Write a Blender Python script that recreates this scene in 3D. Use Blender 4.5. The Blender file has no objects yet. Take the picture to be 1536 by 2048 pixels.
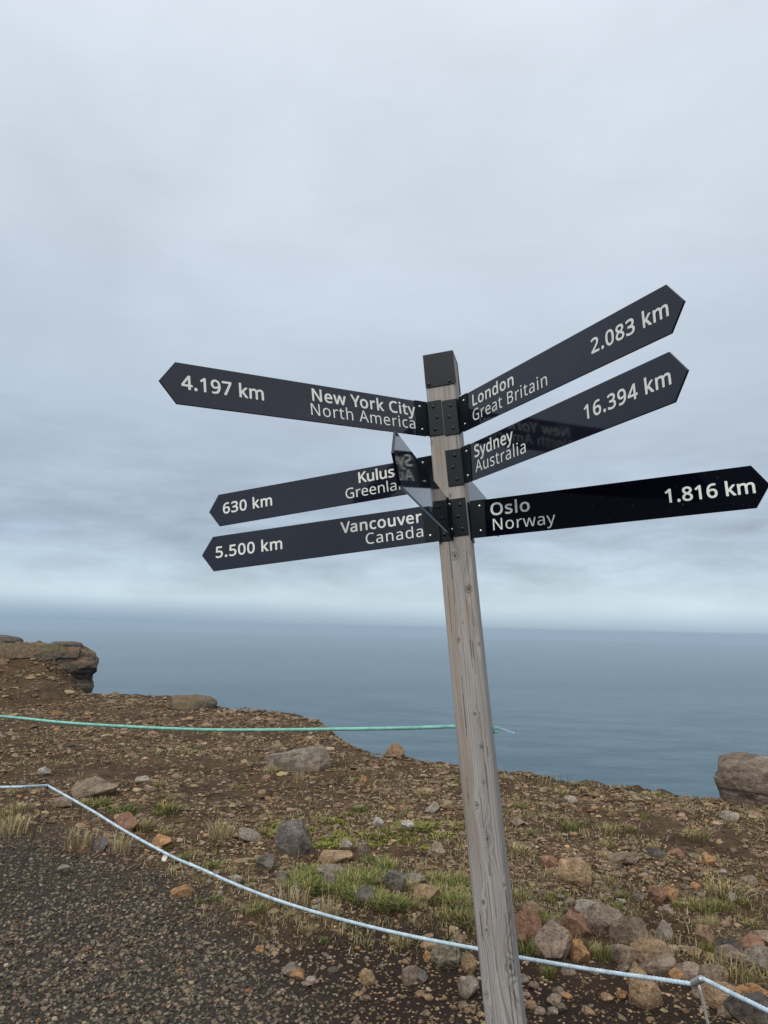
import bpy, math, random, json
import numpy as np
from mathutils import Vector, Matrix, noise as mnoise

rng = np.random.default_rng(11)
random.seed(11)
S = bpy.context.scene
COL = S.collection

# ------------------------------------------------------------------ camera
FPX, PITCH, ROLL = 1479.0, math.radians(8.76), 0.0215
CAM = np.array([0.0, 0.0, 1.6])
_f = np.array([0, math.cos(PITCH), math.sin(PITCH)])
_u = np.array([0, -math.sin(PITCH), math.cos(PITCH)])
_r = np.array([1.0, 0, 0])
RIGHT = math.cos(ROLL) * _r + math.sin(ROLL) * _u
UP = -math.sin(ROLL) * _r + math.cos(ROLL) * _u
cam = bpy.data.cameras.new('camera')
cam.sensor_fit = 'VERTICAL'
cam.sensor_height = 36.0
cam.sensor_width = 27.0
cam.lens = FPX / 2048 * 36.0
cam.clip_start = 0.05
cam.clip_end = 90000
camo = bpy.data.objects.new('camera', cam)
COL.objects.link(camo)
M = Matrix(((RIGHT[0], UP[0], -_f[0], CAM[0]), (RIGHT[1], UP[1], -_f[1], CAM[1]),
            (RIGHT[2], UP[2], -_f[2], CAM[2]), (0, 0, 0, 1)))
camo.matrix_world = M
S.camera = camo

# ------------------------------------------------------------------ view, world, sun
S.view_settings.view_transform = 'Standard'
S.view_settings.look = 'None'
S.view_settings.exposure = 0.0
S.view_settings.gamma = 1.0
S.cycles.use_denoising = True
S.cycles.max_bounces = 6
S.cycles.volume_bounces = 0
S.cycles.sample_clamp_indirect = 4.0


def lin(r, g, b, a=1.0):
    def c(v):
        v = v / 255.0
        return v / 12.92 if v <= 0.04045 else ((v + 0.055) / 1.055) ** 2.4
    return (c(r), c(g), c(b), a)


class NT:
    """small node-tree writer"""
    def __init__(self, tree):
        self.t = tree

    def n(self, kind, **kw):
        nd = self.t.nodes.new(kind)
        for k, v in kw.items():
            setattr(nd, k, v)
        return nd

    def l(self, a, b):
        self.t.links.new(a, b)

    def put(self, sock, v):
        if isinstance(v, bpy.types.NodeSocket):
            self.l(v, sock)
        else:
            sock.default_value = v

    def math(self, op, a, b=0.0, c=0.0, clamp=False):
        nd = self.n('ShaderNodeMath', operation=op, use_clamp=clamp)
        self.put(nd.inputs[0], a)
        self.put(nd.inputs[1], b)
        self.put(nd.inputs[2], c)
        return nd.outputs[0]

    def ramp(self, fac, stops, interp='LINEAR'):
        nd = self.n('ShaderNodeValToRGB')
        nd.color_ramp.interpolation = interp
        e = nd.color_ramp.elements
        while len(e) < len(stops):
            e.new(0.5)
        for el, (p, c) in zip(e, stops):
            el.position = p
            el.color = c if len(c) == 4 else (*c, 1)
        self.put(nd.inputs[0], fac)
        return nd.outputs[0]

    def mix(self, fac, a, b, mode='MIX'):
        nd = self.n('ShaderNodeMix', data_type='RGBA', blend_type=mode)
        self.put(nd.inputs[0], fac)
        self.put(nd.inputs[6], a)
        self.put(nd.inputs[7], b)
        return nd.outputs[2]

    def noise(self, vec, scale, detail=4, rough=0.55, dist=0.0):
        nd = self.n('ShaderNodeTexNoise')
        if vec is not None:
            self.l(vec, nd.inputs['Vector'])
        nd.inputs['Scale'].default_value = scale
        nd.inputs['Detail'].default_value = detail
        nd.inputs['Roughness'].default_value = rough
        nd.inputs['Distortion'].default_value = dist
        return nd.outputs['Fac']

    def smooth(self, v, a, b):
        nd = self.n('ShaderNodeMapRange', interpolation_type='SMOOTHSTEP')
        self.put(nd.inputs[0], v)
        nd.inputs[1].default_value = a
        nd.inputs[2].default_value = b
        return nd.outputs[0]


SUN_ELEV, SUN_AZ = math.radians(46), math.radians(205)      # azimuth clockwise from +Y
W = bpy.data.worlds.new('World')
S.world = W
W.use_nodes = True
W.node_tree.nodes.clear()
w = NT(W.node_tree)
geo = w.n('ShaderNodeTexCoord')
sep = w.n('ShaderNodeSeparateXYZ')
w.l(geo.outputs['Generated'], sep.inputs[0])
X, Y, Z = sep.outputs
zc = w.math('MAXIMUM', Z, 0.0)
base = w.ramp(zc, [
    (0.0, lin(158, 176, 191)), (0.008, lin(172, 190, 203)), (0.020, lin(190, 207, 217)), (0.030, lin(200, 217, 225)), (0.060, lin(192, 208, 218)),
    (0.105, lin(176, 190, 204)), (0.20, lin(177, 190, 204)), (0.30, lin(186, 198, 211)), (0.44, lin(196, 206, 217)),
    (0.60, lin(208, 216, 226)), (0.70, lin(215, 222, 231)), (0.85, (0.92, 0.95, 1.0, 1)), (1.0, (1.05, 1.08, 1.13, 1))])
# soft cloud masses by direction, and torn wisps under the deck near the horizon
vm = w.n('ShaderNodeMapping')
w.l(geo.outputs['Generated'], vm.inputs[0])
vm.inputs['Scale'].default_value = (1.0, 1.0, 1.7)
n_big = w.noise(vm.outputs[0], 2.3, 4, 0.5, 0.4)
vm2 = w.n('ShaderNodeMapping')
w.l(geo.outputs['Generated'], vm2.inputs[0])
vm2.inputs['Rotation'].default_value = (0, math.radians(24), 0)
vm2.inputs['Scale'].default_value = (2.0, 2.0, 7.5)
n_wisp = w.noise(vm2.outputs[0], 3.0, 9, 0.6, 0.25)
vm3 = w.n('ShaderNodeMapping')
w.l(geo.outputs['Generated'], vm3.inputs[0])
vm3.inputs['Scale'].default_value = (2.2, 2.2, 14.0)
n_band = w.noise(vm3.outputs[0], 2.0, 6, 0.55, 0.5)
lowz = w.ramp(zc, [(0.0, (0.0,) * 3), (0.02, (0.18,) * 3), (0.07, (0.8,) * 3), (0.12, (1.0,) * 3), (0.19, (0.55,) * 3), (0.30, (0.12,) * 3), (1.0, (0.05,) * 3)])
dev = w.math('MULTIPLY', w.math('SUBTRACT', n_big, 0.5), 0.40)
dev = w.math('ADD', dev, w.math('MULTIPLY', w.math('MULTIPLY', w.math('SUBTRACT', n_wisp, 0.5), lowz), 1.15))
dev = w.math('ADD', dev, w.math('MULTIPLY', w.math('MULTIPLY', w.math('SUBTRACT', n_band, 0.5), lowz), 0.35))
gain = w.math('ADD', 1.0, dev)
cloud = w.mix(1.0, w.mix(1.0, base, (0.985, 1.0, 1.015, 1), 'MULTIPLY'), gain, 'MULTIPLY')
# a rain shaft low on the left
azm = w.math('ARCTAN2', X, Y)
left = w.smooth(w.math('MULTIPLY', azm, -1.0), -0.22, 0.42)
low = w.math('SUBTRACT', 1.0, w.smooth(w.math('ADD', Z, w.math('MULTIPLY', n_big, 0.01)), 0.0, 0.052))
heavy = w.math('MULTIPLY', w.smooth(w.math('MULTIPLY', azm, -1.0), -0.35, 0.5), w.ramp(zc, [(0.03, (0,) * 3), (0.10, (0.26,) * 3), (0.17, (0.20,) * 3), (0.30, (0.09,) * 3), (0.5, (0.0,) * 3)]))
cloud = w.mix(heavy, cloud, lin(112, 138, 166))
rain = w.math('MULTIPLY', w.math('MULTIPLY', left, low), 0.62)
cloud = w.mix(rain, cloud, lin(128, 153, 175))
sky = w.n('ShaderNodeTexSky', sky_type='NISHITA', sun_disc=False)
sky.sun_elevation = SUN_ELEV
sky.sun_rotation = SUN_AZ
bg1 = w.n('ShaderNodeBackground')
w.l(sky.outputs[0], bg1.inputs[0])
bg1.inputs[1].default_value = 0.05
bg2 = w.n('ShaderNodeBackground')
w.l(cloud, bg2.inputs[0])
bg2.inputs[1].default_value = 1.11
ms = w.n('ShaderNodeMixShader')
ms.inputs[0].default_value = 0.97                      # the overcast deck covers nearly all of the blue sky
w.l(bg1.outputs[0], ms.inputs[1])
w.l(bg2.outputs[0], ms.inputs[2])
wo = w.n('ShaderNodeOutputWorld')
w.l(ms.outputs[0], wo.inputs[0])

sun = bpy.data.lights.new('sun', 'SUN')
sun.energy = 1.8
sun.angle = math.radians(22)
sun.color = (1.0, 0.96, 0.9)
suno = bpy.data.objects.new('sun', sun)
COL.objects.link(suno)
sd = Vector((math.sin(SUN_AZ) * math.cos(SUN_ELEV), math.cos(SUN_AZ) * math.cos(SUN_ELEV), math.sin(SUN_ELEV)))
suno.rotation_euler = sd.to_track_quat('Z', 'Y').to_euler()
suno.location = sd * 30

SEA_Z = -400.0


# ------------------------------------------------------------------ helpers
def ray(px, py):
    d = _f + RIGHT * ((px - 768) / FPX) - UP * ((py - 1024) / FPX)
    return d / np.linalg.norm(d)


def at_range(px, py, rng_h):
    """the point on the sight line of a photo pixel at a given horizontal distance"""
    d = ray(px, py)
    return CAM + d * (rng_h / math.hypot(d[0], d[1]))


def mesh_from(name, V, F, smooth=False):
    me = bpy.data.meshes.new(name)
    V = np.asarray(V, np.float32)
    if isinstance(F, np.ndarray):
        nf, k = F.shape
        me.vertices.add(len(V))
        me.vertices.foreach_set('co', V.ravel())
        me.loops.add(nf * k)
        me.loops.foreach_set('vertex_index', F.ravel().astype(np.int32))
        me.polygons.add(nf)
        me.polygons.foreach_set('loop_start', np.arange(0, nf * k, k, dtype=np.int32))
        me.polygons.foreach_set('loop_total', np.full(nf, k, np.int32))
        me.update(calc_edges=True)
    else:
        me.from_pydata([tuple(v) for v in V], [], F)
        me.update()
    me.polygons.foreach_set('use_smooth', np.full(len(me.polygons), smooth, bool))
    return me


def set_col(me, col, name='col'):
    col = np.asarray(col, np.float32)
    if col.shape[1] == 3:
        col = np.concatenate([col, np.ones((len(col), 1), np.float32)], 1)
    a = me.attributes.new(name, 'FLOAT_COLOR', 'POINT')
    a.data.foreach_set('color', col.ravel())


WORLD0 = {}


def link(name, me, mat, parent=None, origin=None, shift=True):
    """link mesh data given in world coordinates; origin = where the object's own origin goes"""
    if origin is None:
        n = len(me.vertices)
        co = np.zeros(n * 3, np.float32)
        me.vertices.foreach_get('co', co)
        co = co.reshape(-1, 3)
        origin = (co.max(0) + co.min(0)) / 2 if shift else np.zeros(3)
    origin = np.asarray(origin, float)
    me.transform(Matrix.Translation(Vector(-origin)))
    o = bpy.data.objects.new(name, me)
    COL.objects.link(o)
    if mat is not None:
        me.materials.append(mat)
    if parent is not None:
        o.parent = parent
        o.location = Vector(origin - WORLD0[parent.name])
    else:
        o.location = Vector(origin)
    WORLD0[o.name] = origin
    return o


def empty(name, loc):
    o = bpy.data.objects.new(name, None)
    o.empty_display_size = 0.1
    COL.objects.link(o)
    o.location = Vector(loc)
    WORLD0[o.name] = np.asarray(loc, float)
    return o


def tag(o, label=None, cat=None, group=None, kind=None):
    if label:
        o['label'] = label
    if cat:
        o['category'] = cat
    if group:
        o['group'] = group
    if kind:
        o['kind'] = kind
    return o


def hash2(ix, iy, seed):
    h = (ix.astype(np.int64) * 374761393 + iy.astype(np.int64) * 668265263 + seed * 974711) & 0x7fffffff
    h = ((h ^ (h >> 13)) * 1274126177) & 0x7fffffff
    return ((h ^ (h >> 16)) & 0xffff) / 65535.0


def vnoise(x, y, seed=0):
    x, y = np.asarray(x, float), np.asarray(y, float)
    ix, iy = np.floor(x), np.floor(y)
    fx, fy = x - ix, y - iy
    fx, fy = fx * fx * (3 - 2 * fx), fy * fy * (3 - 2 * fy)
    a, b = hash2(ix, iy, seed), hash2(ix + 1, iy, seed)
    c, d = hash2(ix, iy + 1, seed), hash2(ix + 1, iy + 1, seed)
    return (a + (b - a) * fx) * (1 - fy) + (c + (d - c) * fx) * fy


def fbm(x, y, seed=0, oct=4):
    s, a, t = 0.0, 0.5, 0.0
    for i in range(oct):
        s = s + a * vnoise(x * 2 ** i, y * 2 ** i, seed + i * 17)
        t += a
        a *= 0.5
    return s / t


def sstep(a, b, x):
    t = np.clip((np.asarray(x, float) - a) / (b - a), 0, 1)
    return t * t * (3 - 2 * t)


# ------------------------------------------------------------------ materials
def new_mat(name):
    m = bpy.data.materials.new(name)
    m.use_nodes = True
    nt = NT(m.node_tree)
    b = m.node_tree.nodes['Principled BSDF']
    return m, nt, b


def objco(nt):
    return nt.n('ShaderNodeTexCoord').outputs['Object']


def attr(nt, name):
    nd = nt.n('ShaderNodeAttribute')
    nd.attribute_name = name
    return nd


def bump(nt, b, h, strength, dist):
    nd = nt.n('ShaderNodeBump')
    nd.inputs['Strength'].default_value = strength
    nd.inputs['Distance'].default_value = dist
    nt.l(h, nd.inputs['Height'])
    nt.l(nd.outputs[0], b.inputs['Normal'])
    return nd


def plain(name, col, rough=0.5, metal=0.0, spec=0.5, grain=0.0, gscale=60):
    m, nt, b = new_mat(name)
    b.inputs['Roughness'].default_value = rough
    b.inputs['Metallic'].default_value = metal
    b.inputs['Specular IOR Level'].default_value = spec
    n = nt.noise(objco(nt), gscale, 5, 0.6)
    k = nt.ramp(n, [(0.3, (1 - grain,) * 3), (0.7, (1 + grain * 0.6,) * 3)])
    nt.l(nt.mix(1.0, (*col[:3], 1), k, 'MULTIPLY'), b.inputs['Base Color'])
    return m


def rock_material(name, lichen=0.5):
    m, nt, b = new_mat(name)
    co = objco(nt)
    c = attr(nt, 'col').outputs['Color']
    n1 = nt.noise(co, 14, 6, 0.65)
    n2 = nt.noise(co, 75, 5, 0.7)
    k = nt.ramp(n1, [(0.28, (0.48,) * 3), (0.5, (0.95,) * 3), (0.72, (1.45,) * 3)])
    warm = nt.smooth(nt.noise(co, 5, 4, 0.6), 0.45, 0.7)
    c = nt.mix(nt.math('MULTIPLY', warm, 0.25), c, (0.16, 0.118, 0.082, 1))
    c = nt.mix(1.0, c, k, 'MULTIPLY')
    k2 = nt.ramp(n2, [(0.33, (0.30,) * 3), (0.47, (1.0,) * 3), (0.7, (1.35,) * 3)])
    c = nt.mix(0.9, c, k2, 'MULTIPLY')
    sp = nt.math('MULTIPLY', nt.smooth(nt.noise(co, 32, 4, 0.6), 0.60, 0.70), lichen)
    c = nt.mix(sp, c, (0.33, 0.30, 0.26, 1))
    nt.l(c, b.inputs['Base Color'])
    b.inputs['Roughness'].default_value = 0.9
    b.inputs['Specular IOR Level'].default_value = 0.2
    bump(nt, b, nt.math('ADD', n1, nt.math('MULTIPLY', n2, 0.6)), 0.85, 0.018)
    return m


def tint_material(name, rough=0.9, var=0.25, scale=40, spec=0.2, trans=0.0):
    m, nt, b = new_mat(name)
    c = attr(nt, 'col').outputs['Color']
    n = nt.noise(objco(nt), scale, 3, 0.6)
    k = nt.ramp(n, [(0.3, (1 - var,) * 3), (0.7, (1 + var,) * 3)])
    nt.l(nt.mix(1.0, c, k, 'MULTIPLY'), b.inputs['Base Color'])
    b.inputs['Roughness'].default_value = rough
    b.inputs['Specular IOR Level'].default_value = spec
    return m


MAT_ROCK = rock_material('weathered_rock', 0.45)
MAT_CLIFF = rock_material('layered_basalt', 0.6)
MAT_STONE = tint_material('loose_stone', 0.92, 0.3, 55)
MAT_GRASS = tint_material('grass_blade', 0.75, 0.2, 25, 0.25)
MAT_METAL = plain('dark_green_coated_steel', (0.0030, 0.0078, 0.0100), 0.45, 0.0, 0.22, 0.25, 90)
MAT_BOLT_B = plain('black_bolt', (0.006, 0.007, 0.009), 0.3, 0.0, 0.6, 0.2, 300)
MAT_BOLT_S = plain('stainless_bolt', (0.75, 0.75, 0.73), 0.28, 1.0, 0.5, 0.15, 300)
MAT_EDGE = plain('board_edge', (0.007, 0.008, 0.011), 0.4, 0, 0.4, 0.2)
MAT_TEXT = plain('white_lettering_foil', (0.84, 0.85, 0.79), 0.45, 0, 0.4, 0.06, 30)


def blade_material(name, base, rough, spec, dust):
    m, nt, b = new_mat(name)
    co = objco(nt)
    n = nt.noise(co, 3.5, 5, 0.6)
    c = nt.mix(nt.smooth(n, 0.4, 0.75), (*base, 1), (base[0] * 1.5, base[1] * 1.5, base[2] * 1.4, 1))
    sp = nt.smooth(nt.noise(co, 170, 2, 0.5), 0.705, 0.75)          # specks of dirt
    c = nt.mix(nt.math('MULTIPLY', sp, 0.6), c, (0.10, 0.10, 0.095, 1))
    mps = nt.n('ShaderNodeMapping')
    nt.l(co, mps.inputs[0])
    mps.inputs['Rotation'].default_value = (0.3, 0.5, 0.9)
    mps.inputs['Scale'].default_value = (90, 5, 60)
    scr = nt.smooth(nt.noise(mps.outputs[0], 1.0, 2, 0.5), 0.765, 0.79)      # fine scratches
    c = nt.mix(nt.math('MULTIPLY', scr, 0.22), c, (0.10, 0.10, 0.10, 1))
    film = nt.smooth(nt.noise(co, 9, 6, 0.7), 0.35, 0.8)
    c = nt.mix(nt.math('MULTIPLY', film, dust), c, (0.12, 0.12, 0.12, 1))
    nt.l(c, b.inputs['Base Color'])
    nt.l(nt.math('ADD', rough, nt.math('MULTIPLY', film, 0.03)), b.inputs['Roughness'])
    b.inputs['Specular IOR Level'].default_value = spec
    return m


MAT_BLADE = blade_material('navy_sign_face', (0.0068, 0.0062, 0.0150), 0.05, 0.62, 0.025)
MAT_BLADE_DARK_REFL = blade_material('dark_reflection_sign_face', (0.0016, 0.0018, 0.0052), 0.05, 0.06, 0.004)  # blacker base and weak specular stand in for a dark reflection

# ------------------------------------------------------------------ terrain
# rim of the cliff top as seen from the path: photo pixel on the skyline -> bearing and distance
RIM = [(196, 1388), (260, 1391), (345, 1393), (430, 1413), (480, 1416), (560, 1421), (600, 1429),
       (640, 1441), (668, 1462), (690, 1480), (715, 1496), (745, 1503), (790, 1507), (815, 1511), (860, 1521), (910, 1528),
       (1000, 1535), (1065, 1544), (1110, 1551), (1200, 1563), (1300, 1574), (1400, 1583), (1450, 1592), (1536, 1604),
       (1750, 1640), (2000, 1690)]
_az, _R = [], []
for px, py in RIM:
    d = ray(px, py)
    _az.append(math.atan2(d[0], d[1]))
    _R.append(CAM[2] * math.hypot(d[0], d[1]) / -d[2])
KNOLL = math.atan2(*ray(172, 1385)[:2])
KNOLL0 = math.atan2(*ray(95, 1385)[:2])
_az = [-math.pi, -2.2, -1.5, -0.95, -0.6, KNOLL0, KNOLL] + _az + [1.1, 1.6, 2.3, math.pi]
_R = [300, 220, 60, 26, 22, 20.5, 17.6] + _R + [9.0, 24, 160, 300]
_az, _R = np.array(_az), np.array(_R)


def rim(az):
    return np.interp(az, _az, _R)


PATH = np.array([(-30, 12.0), (-8, 7.2), (-2.81, 5.75), (-2.28, 5.5), (-1.76, 5.15), (-1.32, 4.8), (-1.0, 4.42), (-0.76, 4.0), (-0.51, 3.6),
                 (-0.26, 3.27), (-0.05, 3.0), (0.25, 2.2), (0.6, 1.0), (1.5, -3), (3, -30)]) * 1.033


def path_mask(x, y):
    yb = np.interp(x, PATH[:, 0], PATH[:, 1])
    wob = 0.5 * (fbm(x * 1.7, y * 1.7, 5, 4) - 0.5) + 0.35 * (fbm(x * 6, y * 6, 8, 3) - 0.5)
    return sstep(-0.42, 0.38, (yb - y) * 0.75 + wob)


KNOLL_H = (at_range(70, 1288, 20.0)[2]) / 1.06


def gz(x, y):
    """height of the ground, without the drop beyond the rim"""
    x, y = np.asarray(x, float), np.asarray(y, float)
    r = np.hypot(x, y)
    rough = 1 - 0.65 * path_mask(x, y)
    z = 0.07 * (fbm(x * 0.9 + 3, y * 0.9, 1, 3) - 0.5) * rough
    z = z + 0.050 * (fbm(x * 4, y * 4, 2, 3) - 0.5) * rough * np.clip(r / 3, 0, 1.6)
    z = z + 0.012 * (fbm(x * 22, y * 22, 3, 2) - 0.5)
    az = np.arctan2(x, y)
    kn = np.where(az > -2.0, 1 - sstep(KNOLL0 - 0.01, KNOLL + 0.012, az), 0.0)
    step = sstep(15.4, 16.6, r) * 0.32 + sstep(16.8, 19.4, r) * 0.62 + sstep(17.0, 17.6, r + 0.8 * fbm(az * 25, az * 0, 14, 2)) * 0.12
    lumps = 0.35 * (fbm(x * 1.3, y * 1.3, 15, 3) - 0.5)
    z = z + kn * (step * KNOLL_H + lumps * sstep(15.4, 17.5, r))
    back = np.clip(-y - 8, 0, None)
    return z + 14 * (1 - np.exp(-back / 90.0))


def g_at(px, py):
    d = ray(px, py)
    t = CAM[2] / -d[2]
    for _ in range(6):
        p = CAM + d * t
        t = (CAM[2] - float(gz(p[0], p[1]))) / -d[2]
    return CAM + d * t


fine = np.arange(-0.66, 0.66, 0.0019)
coarse = np.concatenate([np.linspace(0.66, 2 * math.pi - 0.66, 150)])
AZ = np.concatenate([fine, coarse])
AZ = np.where(AZ > math.pi, AZ - 2 * math.pi, AZ)
NA = len(AZ)
R0 = 0.5
tt = np.linspace(0, 1, 230)
Rr = rim(AZ) + 0.25 * (vnoise(AZ * 40, AZ * 0, 4) - 0.5) * np.clip(rim(AZ) / 12, 0, 1) + 0.10 * (vnoise(AZ * 160, AZ * 0, 9) - 0.5)
rings = []
lam = np.where(Rr > 30, 1.0, 1.0)
for t in tt:
    r = 1.0 * (Rr / 1.0) ** t
    x, y = r * np.sin(AZ), r * np.cos(AZ)
    z = gz(x, y)
    z = z - 0.05 * sstep(0.97, 1.0, t) * vnoise(AZ * 25, AZ * 0 + 3, 6)
    rings.append(np.stack([x, y, z], 1))
zr = rings[-1][:, 2]
for dr, dz in [(0.12, -0.12), (0.35, -0.55), (0.7, -1.6), (1.2, -4), (3, -12), (7, -30), (16, -70), (40, -150), (80, -260), (130, -402)]:
    r = Rr + dr * (1 + 0.5 * (vnoise(AZ * 30 + dr, AZ * 0, 7) - 0.5))
    x, y = r * np.sin(AZ), r * np.cos(AZ)
    rings.append(np.stack([x, y, zr + dz * (1 + 0.2 * (vnoise(AZ * 22, AZ * 0 + dz, 12) - 0.5)) if dz > -300 else np.full(NA, SEA_Z - 2.0)], 1))
V = np.concatenate([np.array([[0, 0, float(gz(0, 0))]])] + rings)
nr = len(rings)
ii = np.arange(NA)
jj = (ii + 1) % NA
Q = []
for k in range(nr - 1):
    a, b = 1 + k * NA, 1 + (k + 1) * NA
    Q.append(np.stack([a + jj, a + ii, b + ii, b + jj], 1))
Q = np.concatenate(Q)
# the disc under the camera: quads with a doubled centre corner would be degenerate, so it is closed with triangles in a second step
tri = [(0, 1 + int(i), 1 + int(j)) for i, j in zip(ii, jj)]
me = bpy.data.meshes.new('ground')
nq, ntr = len(Q), len(tri)
me.vertices.add(len(V))
me.vertices.foreach_set('co', V.astype(np.float32).ravel())
me.loops.add(nq * 4 + ntr * 3)
me.loops.foreach_set('vertex_index', np.concatenate([Q.ravel(), np.array([(a, c, b) for a, b, c in tri]).ravel()]).astype(np.int32))
me.polygons.add(nq + ntr)
me.polygons.foreach_set('loop_start', np.concatenate([np.arange(nq) * 4, nq * 4 + np.arange(ntr) * 3]).astype(np.int32))
me.polygons.foreach_set('loop_total', np.concatenate([np.full(nq, 4), np.full(ntr, 3)]).astype(np.int32))
me.update(calc_edges=True)
me.polygons.foreach_set('use_smooth', np.ones(nq + ntr, bool))
pm = path_mask(V[:, 0], V[:, 1])
bare = fbm(V[:, 0] * 0.8 + 7, V[:, 1] * 0.8, 21, 4)
set_col(me, np.stack([pm, sstep(3.4, 5.0, np.hypot(V[:, 0], V[:, 1]) + 1.6 * (bare - 0.5)), sstep(-3, -0.4, -np.abs(V[:, 2]) * 0 + V[:, 2])], 1), 'zone')

m, nt, b = new_mat('bare_soil')
co = objco(nt)
zone = nt.n('ShaderNodeSeparateColor')
nt.l(attr(nt, 'zone').outputs['Color'], zone.inputs[0])
n1 = nt.noise(co, 2.2, 6, 0.6)
n2 = nt.noise(co, 17, 6, 0.68)
n3 = nt.noise(co, 85, 4, 0.7)
vor = nt.n('ShaderNodeTexVoronoi')
nt.l(co, vor.inputs['Vector'])
vor.inputs['Scale'].default_value = 48
soil = nt.mix(nt.smooth(n1, 0.40, 0.60), (0.052, 0.030, 0.018, 1), (0.108, 0.064, 0.036, 1))
soil = nt.mix(nt.smooth(n2, 0.42, 0.72), soil, (0.150, 0.098, 0.056, 1))
soil = nt.mix(nt.math('MULTIPLY', nt.smooth(n3, 0.5, 0.8), 0.6), soil, (0.20, 0.135, 0.078, 1))
dry = nt.math('MULTIPLY', nt.smooth(nt.noise(co, 3.1, 7, 0.7), 0.50, 0.66), nt.smooth(n2, 0.38, 0.6))
soil = nt.mix(nt.math('MULTIPLY', dry, 0.55), soil, (0.165, 0.128, 0.060, 1))
near = nt.smooth(zone.outputs[1], 0.0, 1.0)
soil = nt.mix(near, (0.040, 0.0255, 0.018, 1), soil)
grit = nt.mix(nt.smooth(n3, 0.3, 0.75), (0.040, 0.033, 0.027, 1), (0.095, 0.080, 0.064, 1))
soil = nt.mix(zone.outputs[0], soil, grit)
rockc = nt.mix(nt.smooth(n2, 0.3, 0.7), (0.045, 0.04, 0.038, 1), (0.13, 0.105, 0.085, 1))
soil = nt.mix(nt.math('SUBTRACT', 1.0, zone.outputs[2]), soil, rockc)
nt.l(soil, b.inputs['Base Color'])
b.inputs['Roughness'].default_value = 0.95
b.inputs['Specular IOR Level'].default_value = 0.15
h = nt.math('ADD', nt.math('MULTIPLY', n3, 0.5), nt.math('ADD', n2, nt.math('MULTIPLY', vor.outputs['Distance'], -0.5)))
bump(nt, b, h, 1.0, 0.035)
MAT_SOIL = m
ground = link('ground', me, MAT_SOIL, origin=(0, 0, 0))
tag(ground, kind='structure')

# ------------------------------------------------------------------ sea
rs = np.concatenate([[0.0], np.geomspace(60, 30000, 40)])
na = 256
V, F = [(0, 0, SEA_Z)], []
for r in rs[1:]:
    for k in range(na):
        a = 2 * math.pi * k / na
        V.append((r * math.cos(a), r * math.sin(a), SEA_Z))
for k in range(na):
    F.append((0, 1 + k, 1 + (k + 1) % na))
for i in range(len(rs) - 2):
    for k in range(na):
        p, q = 1 + i * na, 1 + (i + 1) * na
        F.append((p + k, q + k, q + (k + 1) % na, p + (k + 1) % na))
m, nt, b = new_mat('sea_water')
co = objco(nt)
mp = nt.n('ShaderNodeMapping')
nt.l(co, mp.inputs[0])
mp.inputs['Rotation'].default_value = (0, 0, 0.3)
mp.inputs['Scale'].default_value = (0.38, 1.0, 1.0)
swell = nt.noise(mp.outputs[0], 0.02, 4, 0.6)
chop = nt.noise(mp.outputs[0], 0.085, 4, 0.65)
patch = nt.noise(mp.outputs[0], 0.00045, 8, 0.62, 0.6)  # broad patches put cloud shade into the water colour
ruffle = nt.noise(mp.outputs[0], 0.007, 7, 0.75)
mixp = nt.math('ADD', nt.math('MULTIPLY', patch, 0.45), nt.math('MULTIPLY', ruffle, 0.55))
c = nt.mix(nt.smooth(mixp, 0.41, 0.59), (0.004, 0.052, 0.078, 1), (0.078, 0.132, 0.160, 1))
caps = nt.math('MULTIPLY', nt.smooth(chop, 0.66, 0.74), 0.55)
c = nt.mix(caps, c, (0.5, 0.55, 0.57, 1))
nt.l(c, b.inputs['Base Color'])
nt.l(nt.math('ADD', 0.16, nt.math('MULTIPLY', mixp, 0.40)), b.inputs['Roughness'])
b.inputs['IOR'].default_value = 1.333
b.inputs['Specular IOR Level'].default_value = 0.5
bump(nt, b, nt.math('ADD', swell, nt.math('MULTIPLY', chop, 0.5)), 0.8, 14.0)
sea = link('sea', mesh_from('sea', V, F, True), m, origin=(0, 0, SEA_Z))
tag(sea, kind='structure')

# ------------------------------------------------------------------ loose stones as one mass
PHI = (1 + 5 ** 0.5) / 2


def ico(sub):
    v = [(-1, PHI, 0), (1, PHI, 0), (-1, -PHI, 0), (1, -PHI, 0), (0, -1, PHI), (0, 1, PHI), (0, -1, -PHI), (0, 1, -PHI),
         (PHI, 0, -1), (PHI, 0, 1), (-PHI, 0, -1), (-PHI, 0, 1)]
    f = [(0, 11, 5), (0, 5, 1), (0, 1, 7), (0, 7, 10), (0, 10, 11), (1, 5, 9), (5, 11, 4), (11, 10, 2), (10, 7, 6), (7, 1, 8),
         (3, 9, 4), (3, 4, 2), (3, 2, 6), (3, 6, 8), (3, 8, 9), (4, 9, 5), (2, 4, 11), (6, 2, 10), (8, 6, 7), (9, 8, 1)]
    v = [np.array(p) / np.linalg.norm(p) for p in v]
    for _ in range(sub):
        cache, nf = {}, []

        def mid(a, b):
            k = (min(a, b), max(a, b))
            if k not in cache:
                p = v[a] + v[b]
                v.append(p / np.linalg.norm(p))
                cache[k] = len(v) - 1
            return cache[k]
        for a, b, c in f:
            ab, bc, ca = mid(a, b), mid(b, c), mid(c, a)
            nf += [(a, ab, ca), (b, bc, ab), (c, ca, bc), (ab, bc, ca)]
        f = nf
    return np.array(v), np.array(f)


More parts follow.
